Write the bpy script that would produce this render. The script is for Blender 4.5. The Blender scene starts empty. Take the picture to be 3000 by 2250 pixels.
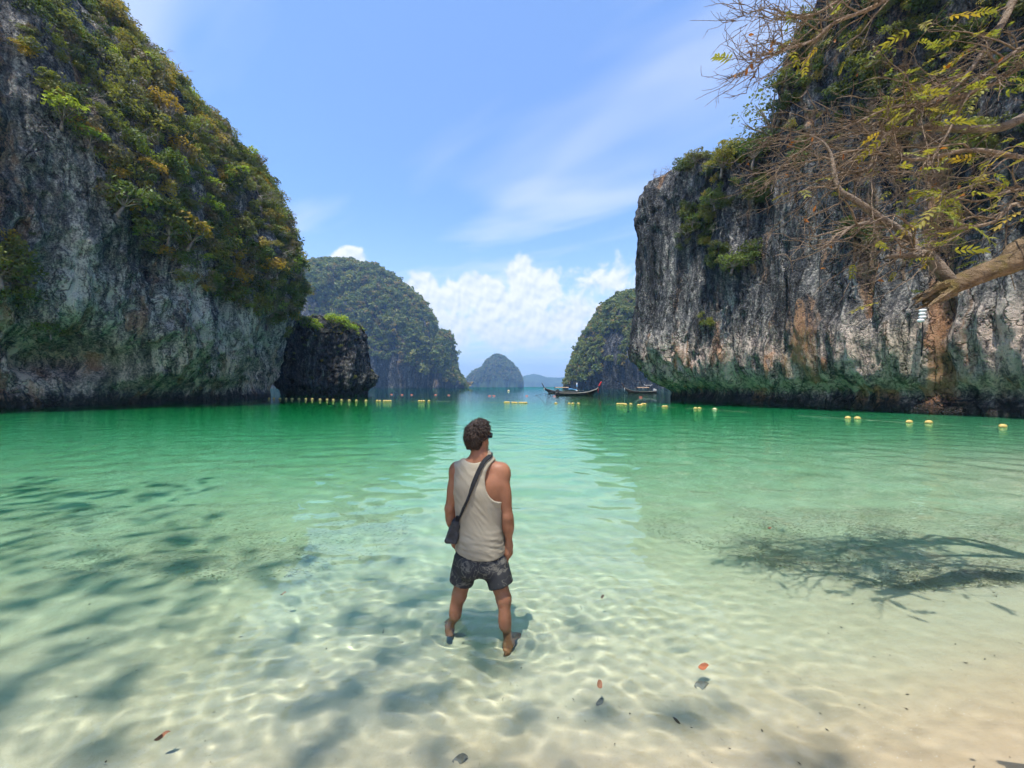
import bpy, math, random
import numpy as np
from mathutils import Vector, Matrix
R = math.radians
SC = bpy.context.scene
COL = SC.collection

# ---------------------------------------------------------------- camera, sky, sun, exposure
CAMZ = 1.75
F = 1125.0                      # focal length in pixels of a 3000 x 2250 frame
HOR = 1133.0                    # horizon row of that frame
cam = bpy.data.cameras.new('camera')
cam_o = bpy.data.objects.new('camera', cam)
COL.objects.link(cam_o)
cam.sensor_fit = 'HORIZONTAL'; cam.sensor_width = 36.0; cam.lens = 36.0 * F / 3000.0
cam.shift_y = (HOR - 1125.0) / 3000.0
cam.clip_start = 0.05; cam.clip_end = 40000.0
cam_o.location = (0, 0, CAMZ); cam_o.rotation_euler = (R(90), 0, 0)
SC.camera = cam_o

SUN_EL = R(75); SUN_AZ = math.atan2(-0.45, -0.89)     # measured from +Y towards +X
sun_vec = Vector((math.sin(SUN_AZ) * math.cos(SUN_EL), math.cos(SUN_AZ) * math.cos(SUN_EL), math.sin(SUN_EL)))
sun = bpy.data.lights.new('sun', 'SUN')
sun.energy = 3.6; sun.angle = R(0.5); sun.color = (1.0, 0.95, 0.85)
sun_o = bpy.data.objects.new('sun', sun); COL.objects.link(sun_o)
sun_o.rotation_euler = sun_vec.to_track_quat('Z', 'Y').to_euler()
sun_o.location = (0, 0, 400)
sun.cycles.is_caustics_light = True

SKY_STRENGTH = 0.15
vs = SC.view_settings
vs.view_transform = 'Standard'; vs.look = 'None'; vs.gamma = 1.0; vs.use_curve_mapping = False
vs.exposure = 1.08
SC.display_settings.display_device = 'sRGB'
cy = SC.cycles
cy.use_denoising = True
cy.caustics_refractive = True; cy.caustics_reflective = True
cy.max_bounces = 6; cy.diffuse_bounces = 2; cy.glossy_bounces = 2; cy.transmission_bounces = 4
cy.use_adaptive_sampling = True; cy.adaptive_threshold = 0.03; cy.adaptive_min_samples = 20
cy.transparent_max_bounces = 8; cy.volume_bounces = 0
cy.sample_clamp_indirect = 4.0; cy.sample_clamp_direct = 0.0
cy.blur_glossy = 0.6

# ---------------------------------------------------------------- node helper
class NB:
    """small node builder"""
    def __init__(self, tree):
        self.t = tree
    def node(self, typ, **kw):
        n = self.t.nodes.new(typ)
        for k, v in kw.items():
            setattr(n, k, v)
        return n
    def put(self, sock, v):
        if v is None:
            return
        if isinstance(v, bpy.types.NodeSocket):
            self.t.links.new(v, sock)
        else:
            if isinstance(v, (tuple, list)) and len(v) == 3 and sock.type == 'RGBA':
                v = (*v, 1.0)
            sock.default_value = v
    def math(self, op, a, b=None, c=None, clamp=False):
        n = self.node('ShaderNodeMath', operation=op); n.use_clamp = clamp
        self.put(n.inputs[0], a); self.put(n.inputs[1], b)
        if c is not None: self.put(n.inputs[2], c)
        return n.outputs[0]
    def add(self, a, b): return self.math('ADD', a, b)
    def sub(self, a, b): return self.math('SUBTRACT', a, b)
    def mul(self, a, b): return self.math('MULTIPLY', a, b)
    def vmul(self, v, s):
        n = self.node('ShaderNodeVectorMath', operation='MULTIPLY'); self.put(n.inputs[0], v); self.put(n.inputs[1], s); return n.outputs[0]
    def vadd(self, v, s):
        n = self.node('ShaderNodeVectorMath', operation='ADD'); self.put(n.inputs[0], v); self.put(n.inputs[1], s); return n.outputs[0]
    def sep(self, v):
        n = self.node('ShaderNodeSeparateXYZ'); self.put(n.inputs[0], v); return n.outputs
    def comb(self, x, y, z):
        n = self.node('ShaderNodeCombineXYZ'); self.put(n.inputs[0], x); self.put(n.inputs[1], y); self.put(n.inputs[2], z); return n.outputs[0]
    def noise(self, vec, scale, detail=4, rough=0.55, dist=0.0, color=False, ntype=None):
        n = self.node('ShaderNodeTexNoise')
        if ntype: n.noise_type = ntype
        self.put(n.inputs['Vector'], vec); n.inputs['Scale'].default_value = scale
        n.inputs['Detail'].default_value = detail; n.inputs['Roughness'].default_value = rough
        n.inputs['Distortion'].default_value = dist
        return n.outputs[1 if color else 0]
    def smooth(self, v, a, b, lo=0.0, hi=1.0):
        n = self.node('ShaderNodeMapRange', interpolation_type='SMOOTHSTEP')
        self.put(n.inputs[0], v); self.put(n.inputs[1], a); self.put(n.inputs[2], b)
        self.put(n.inputs[3], lo); self.put(n.inputs[4], hi)
        return n.outputs[0]
    def ramp(self, v, stops, interp='LINEAR'):
        n = self.node('ShaderNodeValToRGB'); cr = n.color_ramp; cr.interpolation = interp
        while len(cr.elements) < len(stops): cr.elements.new(0.5)
        for e, (p, c) in zip(cr.elements, stops):
            e.position = p; e.color = (*c, 1.0) if len(c) == 3 else c
        self.put(n.inputs[0], v)
        return n.outputs[0]
    def mix(self, f, a, b, mode='MIX'):
        n = self.node('ShaderNodeMix', data_type='RGBA', blend_type=mode)
        self.put(n.inputs[0], f); self.put(n.inputs[6], a); self.put(n.inputs[7], b)
        return n.outputs[2]
    def bump(self, h, strength=0.5, dist=0.1, normal=None):
        n = self.node('ShaderNodeBump'); self.put(n.inputs['Strength'], strength); self.put(n.inputs['Distance'], dist)
        self.put(n.inputs['Height'], h)
        if normal is not None: self.put(n.inputs['Normal'], normal)
        return n.outputs[0]

# ---------------------------------------------------------------- sky with clouds
def build_world():
    w = bpy.data.worlds.new('World'); SC.world = w; w.use_nodes = True
    nt = w.node_tree; nb = NB(nt)
    bg = nt.nodes['Background']
    sky = nb.node('ShaderNodeTexSky', sky_type='NISHITA')
    sky.sun_disc = False; sky.sun_elevation = SUN_EL; sky.sun_rotation = SUN_AZ
    sky.air_density = 1.0; sky.dust_density = 0.6; sky.ozone_density = 2.0; sky.altitude = 0
    gen = nb.node('ShaderNodeTexCoord').outputs['Generated']
    x, y, z = nb.sep(gen)
    el = nb.math('ARCSINE', z)
    az = nb.math('ARCTAN2', x, y)
    col = nb.mix(1.0, sky.outputs[0], SKY_TINT, 'MULTIPLY')
    # pale humid air low over the sea
    low = nb.math('POWER', nb.smooth(el, 0.50, 0.0), 1.6)
    col = nb.mix(nb.mul(low, 0.80), col, HORIZON_COL)
    # thin high cirrus: streaks on a plane overhead
    zz = nb.math('MAXIMUM', nb.math('ABSOLUTE', z), 0.06)
    pv = nb.comb(nb.math('DIVIDE', x, zz), nb.math('DIVIDE', y, zz), 0.0)
    rot = nb.node('ShaderNodeVectorRotate', rotation_type='Z_AXIS'); nb.put(rot.inputs['Vector'], pv); rot.inputs['Angle'].default_value = R(35)
    st = nb.vmul(rot.outputs[0], (0.35, 1.15, 1.0))
    c1 = nb.noise(st, 0.9, 4, 0.55, 0.5)
    c2 = nb.noise(pv, 0.45, 1, 0.5)
    cir = nb.mul(nb.smooth(c1, 0.40, 0.76), nb.smooth(c2, 0.29, 0.56))
    col = nb.mix(nb.math('MAXIMUM', nb.mul(cir, 0.72), 0.06), col, CLOUD_COL)
    # cumulus bank far out over the water
    ae = nb.comb(az, el, 0.0)
    warp = nb.noise(ae, 9.0, 2, 0.6, 0.0, color=True)
    wv = nb.vmul(nb.vadd(warp, (-0.5, -0.5, -0.5)), (0.07, 0.06, 0.0))
    aw = nb.vadd(ae, wv)
    ax, ay, _ = nb.sep(aw)
    def px(xp, yp):
        u = (xp - 1500.0) / F; v = (HOR - yp) / F
        a = math.atan(u); return a, math.atan(v * math.cos(a))
    dens = None
    for (xp, yp, rx, ry, wgt) in CUMULUS:
        a0, e0 = px(xp, yp)
        dx = nb.math('DIVIDE', nb.sub(ax, a0), rx / F)
        dy = nb.math('DIVIDE', nb.sub(ay, e0), ry / F)
        d = nb.math('SQRT', nb.add(nb.mul(dx, dx), nb.mul(dy, dy)))
        d = nb.mul(nb.math('SUBTRACT', 1.0, d), wgt)
        dens = d if dens is None else nb.math('SMOOTH_MAX', dens, d, 0.12)
    puff = nb.noise(ae, 21.0, 6, 0.60, 0.25)
    dd = nb.add(nb.add(dens, 0.07), nb.mul(nb.sub(puff, 0.5), 1.10))
    a = nb.smooth(dd, 0.0, 0.40)
    base = nb.smooth(el, 0.02, 0.16)                       # bases melt into the haze
    a = nb.mul(a, nb.add(0.30, nb.mul(base, 0.62)))
    ae2 = nb.vadd(ae, (-0.006, 0.011, 0.0))
    puff2 = nb.noise(ae2, 21.0, 4, 0.60, 0.25)
    rel = nb.math('ADD', nb.mul(nb.sub(puff, puff2), 3.4), 0.66, clamp=True)
    ccol = nb.mix(rel, CLOUD_SHADE, CLOUD_COL)
    col = nb.mix(a, col, ccol)
    nt.links.new(col, bg.inputs[0])
    bg.inputs[1].default_value = SKY_STRENGTH
    w.cycles.sampling_method = 'MANUAL'; w.cycles.sample_map_resolution = 256

SKY_TINT = (0.58, 0.76, 0.96)
HORIZON_COL = (2.6, 3.1, 3.75)
CLOUD_COL = (3.75, 3.78, 3.82)
CLOUD_SHADE = (2.45, 2.80, 3.25)
CUMULUS = [(1232, 838, 52, 48, 1.0), (1262, 900, 60, 75, 1.0), (1330, 872, 62, 62, 1.0), (1395, 850, 58, 56, 1.0), (1440, 880, 62, 60, 1.0),
           (1530, 812, 62, 70, 1.1), (1592, 838, 66, 56, 1.05), (1530, 890, 90, 70, 0.9), (1300, 975, 95, 80, 0.75), (1420, 950, 110, 60, 0.6),
           (1545, 985, 110, 55, 0.72), (1640, 950, 120, 80, 0.62), (1720, 910, 90, 60, 0.42), (1790, 820, 160, 50, 0.30), (1470, 1000, 60, 40, 0.5), (1022, 758, 46, 30, 0.95), (985, 770, 30, 26, 0.9)]
build_world()

# ---------------------------------------------------------------- generic helpers
def tag(o, label=None, cat=None, group=None, kind=None):
    if label: o['label'] = label
    if cat: o['category'] = cat
    if group: o['group'] = group
    if kind: o['kind'] = kind
    return o

def empty(name, loc=(0, 0, 0), rz=0.0):
    o = bpy.data.objects.new(name, None); COL.objects.link(o)
    o.location = loc; o.rotation_euler = (0, 0, rz); o.empty_display_size = 0.2
    return o

def make_mesh(name, V, faces, mat=None, smooth=True):
    """V (n,3); faces: (m,4) or (m,3) array, or a list of arrays / lists"""
    me = bpy.data.meshes.new(name)
    V = np.asarray(V, dtype=np.float32)
    if isinstance(faces, np.ndarray):
        faces = [faces]
    loops = []; starts = []; tot = 0
    for fa in faces:
        fa = np.asarray(fa, dtype=np.int32)
        if fa.size == 0: continue
        k = fa.shape[1]
        loops.append(fa.ravel()); starts.append(tot + np.arange(len(fa), dtype=np.int32) * k); tot += fa.size
    loops = np.concatenate(loops); starts = np.concatenate(starts)
    me.vertices.add(len(V)); me.vertices.foreach_set('co', V.ravel())
    me.loops.add(len(loops)); me.loops.foreach_set('vertex_index', loops)
    me.polygons.add(len(starts)); me.polygons.foreach_set('loop_start', starts)
    me.update(calc_edges=True)
    me.polygons.foreach_set('use_smooth', np.full(len(starts), smooth, dtype=bool))
    if mat: me.materials.append(mat)
    me.validate()
    return me

def obj(name, me, parent=None, loc=None):
    o = bpy.data.objects.new(name, me); COL.objects.link(o)
    if parent is not None: o.parent = parent
    if loc is not None: o.location = loc
    return o

def grid_faces(nr, nc, wrap=False):
    i = np.arange(nr * nc).reshape(nr, nc)
    if wrap:
        j = np.concatenate([i, i[:, :1]], 1)
    else:
        j = i
    return np.stack([j[:-1, :-1], j[:-1, 1:], j[1:, 1:], j[1:, :-1]], -1).reshape(-1, 4)

_prm = np.random.default_rng(77).permutation(256)
_prm = np.concatenate([_prm, _prm, _prm]).astype(np.int64)
_grd = np.random.default_rng(5).normal(size=(256, 3)); _grd /= np.linalg.norm(_grd, axis=1, keepdims=True)
def perlin(P):
    P = np.asarray(P, dtype=np.float64); sh = P.shape[:-1]; P = P.reshape(-1, 3)
    I = np.floor(P).astype(np.int64); Fr = P - I; I &= 255
    U = Fr * Fr * Fr * (Fr * (Fr * 6 - 15) + 10)
    out = 0
    for dx in (0, 1):
        for dy in (0, 1):
            for dz in (0, 1):
                h = _prm[_prm[_prm[(I[:, 0] + dx) & 255] + ((I[:, 1] + dy) & 255)] + ((I[:, 2] + dz) & 255)]
                g = _grd[h]
                d = (g * (Fr - (dx, dy, dz))).sum(1)
                w = (U[:, 0] if dx else 1 - U[:, 0]) * (U[:, 1] if dy else 1 - U[:, 1]) * (U[:, 2] if dz else 1 - U[:, 2])
                out = out + w * d
    return (out * 1.6).reshape(sh)
def fbm(P, octv=4, gain=0.5, lac=2.03, ridged=False):
    P = np.asarray(P, dtype=np.float64); s = 0; a = 1.0; n = 0
    for o in range(octv):
        v = perlin(P + o * 17.3)
        if ridged: v = 1 - 2 * np.abs(v)
        s = s + a * v; n += a; a *= gain; P = P * lac
    return s / n
def sstep(x, a, b):
    t = np.clip((x - a) / (b - a), 0, 1); return t * t * (3 - 2 * t)

def unproj(xp, yp, Y):
    """a point measured in the photograph, at distance Y in front of the lens"""
    return np.array([(xp - 1500.0) / F * Y, Y, CAMZ + (HOR - yp) / F * Y])

def mat_new(name):
    m = bpy.data.materials.new(name); m.use_nodes = True
    nt = m.node_tree
    return m, NB(nt), nt.nodes['Principled BSDF'], nt.nodes['Material Output']

def simple_mat(name, col, rough=0.6, metal=0.0, var=0.15, scale=6.0, bump=0.0, bscale=30.0, spec=0.3):
    m, nb, p, out = mat_new(name)
    co = nb.node('ShaderNodeTexCoord').outputs['Object']
    n = nb.noise(co, scale, 5, 0.6)
    f = nb.smooth(n, 0.3, 0.7)
    a = tuple(min(1, c * (1 - var)) for c in col); b = tuple(min(1, c * (1 + var)) for c in col)
    nb.put(p.inputs['Base Color'], nb.mix(f, a, b))
    p.inputs['Roughness'].default_value = rough; p.inputs['Metallic'].default_value = metal
    p.inputs['Specular IOR Level'].default_value = spec
    if bump:
        nb.put(p.inputs['Normal'], nb.bump(nb.noise(co, bscale, 4, 0.6), bump, 0.02))
    return m

class Geo:
    """collects raw pieces into one mesh"""
    def __init__(self):
        self.V = []; self.F4 = []; self.F3 = []; self.n = 0
    def add(self, V, F4=None, F3=None):
        V = np.asarray(V, dtype=np.float32).reshape(-1, 3)
        if F4 is not None and len(F4): self.F4.append(np.asarray(F4, dtype=np.int64).reshape(-1, 4) + self.n)
        if F3 is not None and len(F3): self.F3.append(np.asarray(F3, dtype=np.int64).reshape(-1, 3) + self.n)
        self.V.append(V); self.n += len(V)
    def tube(self, P, r, sides=6, cap=True, squash=None):
        P = np.asarray(P, dtype=float); n = len(P)
        r = np.broadcast_to(np.asarray(r, dtype=float), (n,))
        T = np.gradient(P, axis=0); T /= np.linalg.norm(T, axis=1, keepdims=True) + 1e-9
        ref = np.array([0.0, 0, 1.0]) if abs(T[0, 2]) < 0.9 else np.array([1.0, 0, 0])
        rings = []
        for i in range(n):
            ref = ref - T[i] * ref.dot(T[i]); ref /= np.linalg.norm(ref) + 1e-9
            b = np.cross(T[i], ref)
            a = np.arange(sides) * 2 * math.pi / sides
            rings.append(P[i] + r[i] * (np.cos(a)[:, None] * ref + np.sin(a)[:, None] * b))
        V = np.concatenate(rings)
        f = grid_faces(n, sides, True)
        F3 = []
        if cap:
            V = np.concatenate([V, P[:1], P[-1:]]); c0 = n * sides; c1 = c0 + 1
            k = np.arange(sides); k2 = (k + 1) % sides
            F3 = np.concatenate([np.stack([k2, k, np.full(sides, c0)], 1), np.stack([k + (n - 1) * sides, k2 + (n - 1) * sides, np.full(sides, c1)], 1)])
        self.add(V, f, F3)
    def box(self, c, s, rot=None):
        c = np.asarray(c, float); s = np.asarray(s, float) / 2
        V = np.array([[x, y, z] for x in (-1, 1) for y in (-1, 1) for z in (-1, 1)]) * s
        if rot is not None: V = V @ np.asarray(rot).T
        self.add(V + c, [[0, 1, 3, 2], [4, 6, 7, 5], [0, 4, 5, 1], [2, 3, 7, 6], [0, 2, 6, 4], [1, 5, 7, 3]])
    def lathe(self, prof, c=(0, 0, 0), sides=16, axis='z', sq=(1, 1)):
        prof = np.asarray(prof, float); a = np.arange(sides) * 2 * math.pi / sides
        V = np.stack([prof[:, :1] * np.cos(a) * sq[0], prof[:, :1] * np.sin(a) * sq[1], np.repeat(prof[:, 1:2], sides, 1)], -1).reshape(-1, 3)
        if axis == 'x': V = V[:, [2, 0, 1]]
        if axis == 'y': V = V[:, [1, 2, 0]]
        self.add(V + np.asarray(c, float), grid_faces(len(prof), sides, True))
    def mesh(self, name, mat=None, smooth=True):
        fs = []
        if self.F4: fs.append(np.concatenate(self.F4))
        if self.F3: fs.append(np.concatenate(self.F3))
        return make_mesh(name, np.concatenate(self.V), fs, mat, smooth)
    def obj(self, name, mat=None, parent=None, smooth=True):
        return obj(name, self.mesh(name, mat, smooth), parent)
# ================================================================ sand, sea
def shore_d(X, Y):
    """distance out to sea from the edge of the water"""
    d = (X + 0.3) * -0.18 + (Y - 1.15) * 0.98
    d = d - 0.9 * np.clip(X - 7.2, 0, 6) * (1 - sstep(Y, 6, 14)) + 0.05 * np.sin(X * 1.1 + 0.4)
    return d
def sand_z(X, Y):
    d = shore_d(X, Y)
    z = np.where(d < 0, -d * 0.13, -(0.10 * np.maximum(d, 0) + 0.0017 * np.clip(d, 0, 90) ** 2 + 0.19 * (1 - np.exp(-np.maximum(d, 0) / 2.0))))
    z = np.maximum(z, -26.0)
    return z
LEGS = [(-0.468, 2.95), (-0.035, 2.80)]

def sand_material():
    m, nb, p, out = mat_new('sand')
    co = nb.node('ShaderNodeTexCoord').outputs['Object']
    n1 = nb.noise(co, 0.8, 5, 0.6); n2 = nb.noise(co, 9.0, 4, 0.6); n3 = nb.noise(co, 160.0, 3, 0.6)
    c = nb.ramp(nb.add(nb.mul(n1, 0.6), nb.mul(n2, 0.4)), [(0.3, (0.45, 0.37, 0.26)), (0.5, (0.51, 0.43, 0.315)), (0.7, (0.555, 0.48, 0.37))])
    c = nb.mix(nb.smooth(n3, 0.55, 0.75, 0.0, 0.45), c, (0.30, 0.23, 0.15))
    c = nb.mix(nb.smooth(n3, 0.42, 0.25, 0.0, 0.4), c, (0.75, 0.68, 0.56))
    speck = nb.smooth(nb.noise(co, 46.0, 2, 0.5), 0.70, 0.735)
    c = nb.mix(nb.mul(speck, 0.45), c, (0.16, 0.13, 0.09))
    x, y, z = nb.sep(co)
    coarse = nb.smooth(nb.add(z, nb.mul(nb.sub(n1, 0.5), 0.10)), -0.20, -0.03)            # coarser tan sand along the water's edge
    nb.put(p.inputs['Base Color'], nb.mix(nb.mul(coarse, 0.70), c, nb.mix(n2, (0.43, 0.30, 0.185), (0.56, 0.415, 0.28))))
    p.inputs['Roughness'].default_value = 0.85; p.inputs['Specular IOR Level'].default_value = 0.15
    wv = nb.noise(nb.vmul(co, (0.9, 2.6, 1)), 3.0, 3, 0.5, 0.5)
    nb.put(p.inputs['Normal'], nb.bump(n3, 0.25, 0.004, nb.bump(wv, 0.35, 0.03)))
    return m

def build_sand():
    NA, NR = 340, 340
    a = np.linspace(-math.pi, math.pi, NA); r = np.concatenate([[0.02], np.geomspace(0.35, 12000, NR - 1)])
    A, Q = np.meshgrid(a, r)
    X = np.sin(A) * Q; Y = np.cos(A) * Q
    Z = sand_z(X, Y)
    near = np.exp(-Q / 25)
    P = np.stack([X, Y, 0 * X], -1)
    Z = Z + near * np.clip(-Z / 0.3, 0.05, 1) * (0.03 * fbm(P * 0.9, 3) + 0.012 * perlin(P * np.array([2.0, 6.0, 1.0])))
    for lx, ly in LEGS:
        Z = Z - 0.03 * np.exp(-((X - lx) ** 2 + (Y - ly) ** 2) / 0.03)
    Z = np.where(Q > 400, -26.0, Z)
    me = make_mesh('seabed', np.stack([X, Y, Z], -1).reshape(-1, 3), grid_faces(NR, NA), sand_material())
    o = obj('ground', me); tag(o, 'pale rippled sand of the beach running down under the clear water', None, None, 'structure')
    o.cycles.is_caustics_receiver = True
    return o

rngw = np.random.default_rng(11)
def wave_z(X, Y, cell):
    Z = np.zeros_like(X)
    patch = 1.05 + 0.35 * fbm(np.stack([X * 0.25, Y * 0.25, 0 * X], -1), 2)
    for i in range(84):
        lam = 0.085 * (20 ** rngw.random()); k = 2 * math.pi / lam
        th = rngw.normal(0, 0.65) + 1.35; ph = rngw.random() * 6.3
        amp = 0.00130 * lam ** 0.95 * (1 + 2.0 * math.exp(-(math.log(lam / 0.12) / 0.40) ** 2)) * np.clip((lam / cell - 3) / 3, 0, 1)
        Z += amp * np.sin(k * (X * math.cos(th) + Y * math.sin(th)) + ph + 0.8 * np.sin(0.35 * k * (X * math.sin(th) - Y * math.cos(th)) + ph * 3))
    Z *= patch
    for lx, ly in LEGS:
        q = np.hypot(X - lx, Y - ly)
        Z += 0.0020 * np.sin(q * 2 * math.pi / 0.085) * np.exp(-((q - 0.16) / 0.16) ** 2) * np.clip((0.085 / cell - 3) / 3, 0, 1)
    # little swash ridges where the sea runs up the sand
    d = shore_d(X, Y)
    Z += np.exp(-(d / 0.55) ** 2) * 0.010 * fbm(np.stack([X * 4, Y * 9, 0 * X], -1), 3) * np.clip((0.1 / cell - 2) / 3, 0, 1)
    return Z

def build_water():
    NA, NR = 560, 800
    lim = R(84)
    a = np.linspace(-lim, lim, NA); r = np.geomspace(0.75, 14000, NR)
    # more rows close by
    t = np.linspace(0, 1, NR); r = 0.75 * (14000 / 0.75) ** (0.42 * t + 0.58 * t ** 3.2)
    A, Q = np.meshgrid(a, r)
    A = np.sign(A) * (np.abs(A) / lim) ** 1.12 * lim
    X = np.sin(A) * Q; Y = np.cos(A) * Q
    dr = np.gradient(r)[:, None] * np.ones_like(A); cell = np.maximum(dr, Q * lim * 2 / NA)
    Z = wave_z(X, Y, cell); Z0 = Z
    m, nb, p, out = mat_new('sea_water')
    nt = m.node_tree; nt.nodes.remove(p)
    g = nb.node('ShaderNodeBsdfGlass'); g.inputs['IOR'].default_value = 1.333; g.inputs['Roughness'].default_value = 0.0
    g.inputs['Color'].default_value = (1, 1, 1, 1)
    geo = nb.node('ShaderNodeNewGeometry')
    pos = geo.outputs['Position']
    x, y, z = nb.sep(pos)
    dist = nb.math('SQRT', nb.add(nb.mul(x, x), nb.mul(y, y)))
    fade = nb.smooth(dist, 5.0, 16.0)
    h1 = nb.noise(nb.vmul(pos, (1.0, 1.7, 1.0)), 1.5, 3, 0.55, 0.3)
    h2 = nb.noise(nb.vmul(pos, (0.55, 1.0, 1.0)), 0.42, 3, 0.55, 0.2)
    h3 = nb.noise(nb.vmul(pos, (0.4, 1.0, 1.0)), 0.05, 3, 0.5)
    far = nb.smooth(dist, 40.0, 160.0)
    b = nb.bump(h1, nb.mul(fade, nb.math('SUBTRACT', 0.50, nb.mul(far, 0.34))), 0.05)
    b = nb.bump(h2, nb.mul(fade, nb.mul(nb.smooth(h3, 0.3, 0.65, 0.25, 1.0), 0.24)), 0.16, b)
    nb.put(g.inputs['Normal'], b)
    nt.links.new(g.outputs[0], out.inputs['Surface'])
    me = make_mesh('water', np.stack([X, Y, Z], -1).reshape(-1, 3), grid_faces(NR, NA), m)
    o = obj('water', me); tag(o, 'clear emerald and turquoise sea water of the bay', None, None, 'structure')
    o.cycles.is_caustics_caster = True
    # the tinted body of the water: closed, its top a hair above the rippled surface
    m2, nb, p, out = mat_new('sea_water_depth'); nt = m2.node_tree; nt.nodes.remove(p)
    va = nb.node('ShaderNodeVolumeAbsorption'); va.inputs['Color'].default_value = WATER_ABS; va.inputs['Density'].default_value = WATER_DENS
    nt.links.new(va.outputs[0], out.inputs['Volume'])
    na, nr = 48, 60
    a = np.linspace(-R(86), R(86), na); r = np.geomspace(0.5, 15000, nr)
    A, Q = np.meshgrid(a, r); X = np.sin(A) * Q; Y = np.cos(A) * Q
    zm = float(Z0.max()); top = zm + 0.004 - (zm - 0.001) * sstep(Q, 10, 60)
    Vt = np.stack([X, Y, top], -1).reshape(-1, 3); Vb = Vt.copy(); Vb[:, 2] = -30.0
    f = grid_faces(nr, na); n = nr * na
    idx = np.arange(n).reshape(nr, na)
    loop = np.concatenate([idx[0, :], idx[1:, -1], idx[-1, -2::-1], idx[-2:0:-1, 0]])
    nx = np.roll(loop, -1)
    side = np.stack([loop, nx, nx + n, loop + n], -1)
    me = make_mesh('depth', np.concatenate([Vt, Vb]), [np.concatenate([f[:, ::-1], f + n, side])], m2, False)
    # make sure all normals point out
    import bmesh
    bm = bmesh.new(); bm.from_mesh(me); bmesh.ops.recalc_face_normals(bm, faces=bm.faces); bm.to_mesh(me); bm.free()
    d = obj('depth', me, o)
    return o
WATER_ABS = (0.0, 0.90, 0.70, 1.0); WATER_DENS = 0.56
build_sand()
build_water()
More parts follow.
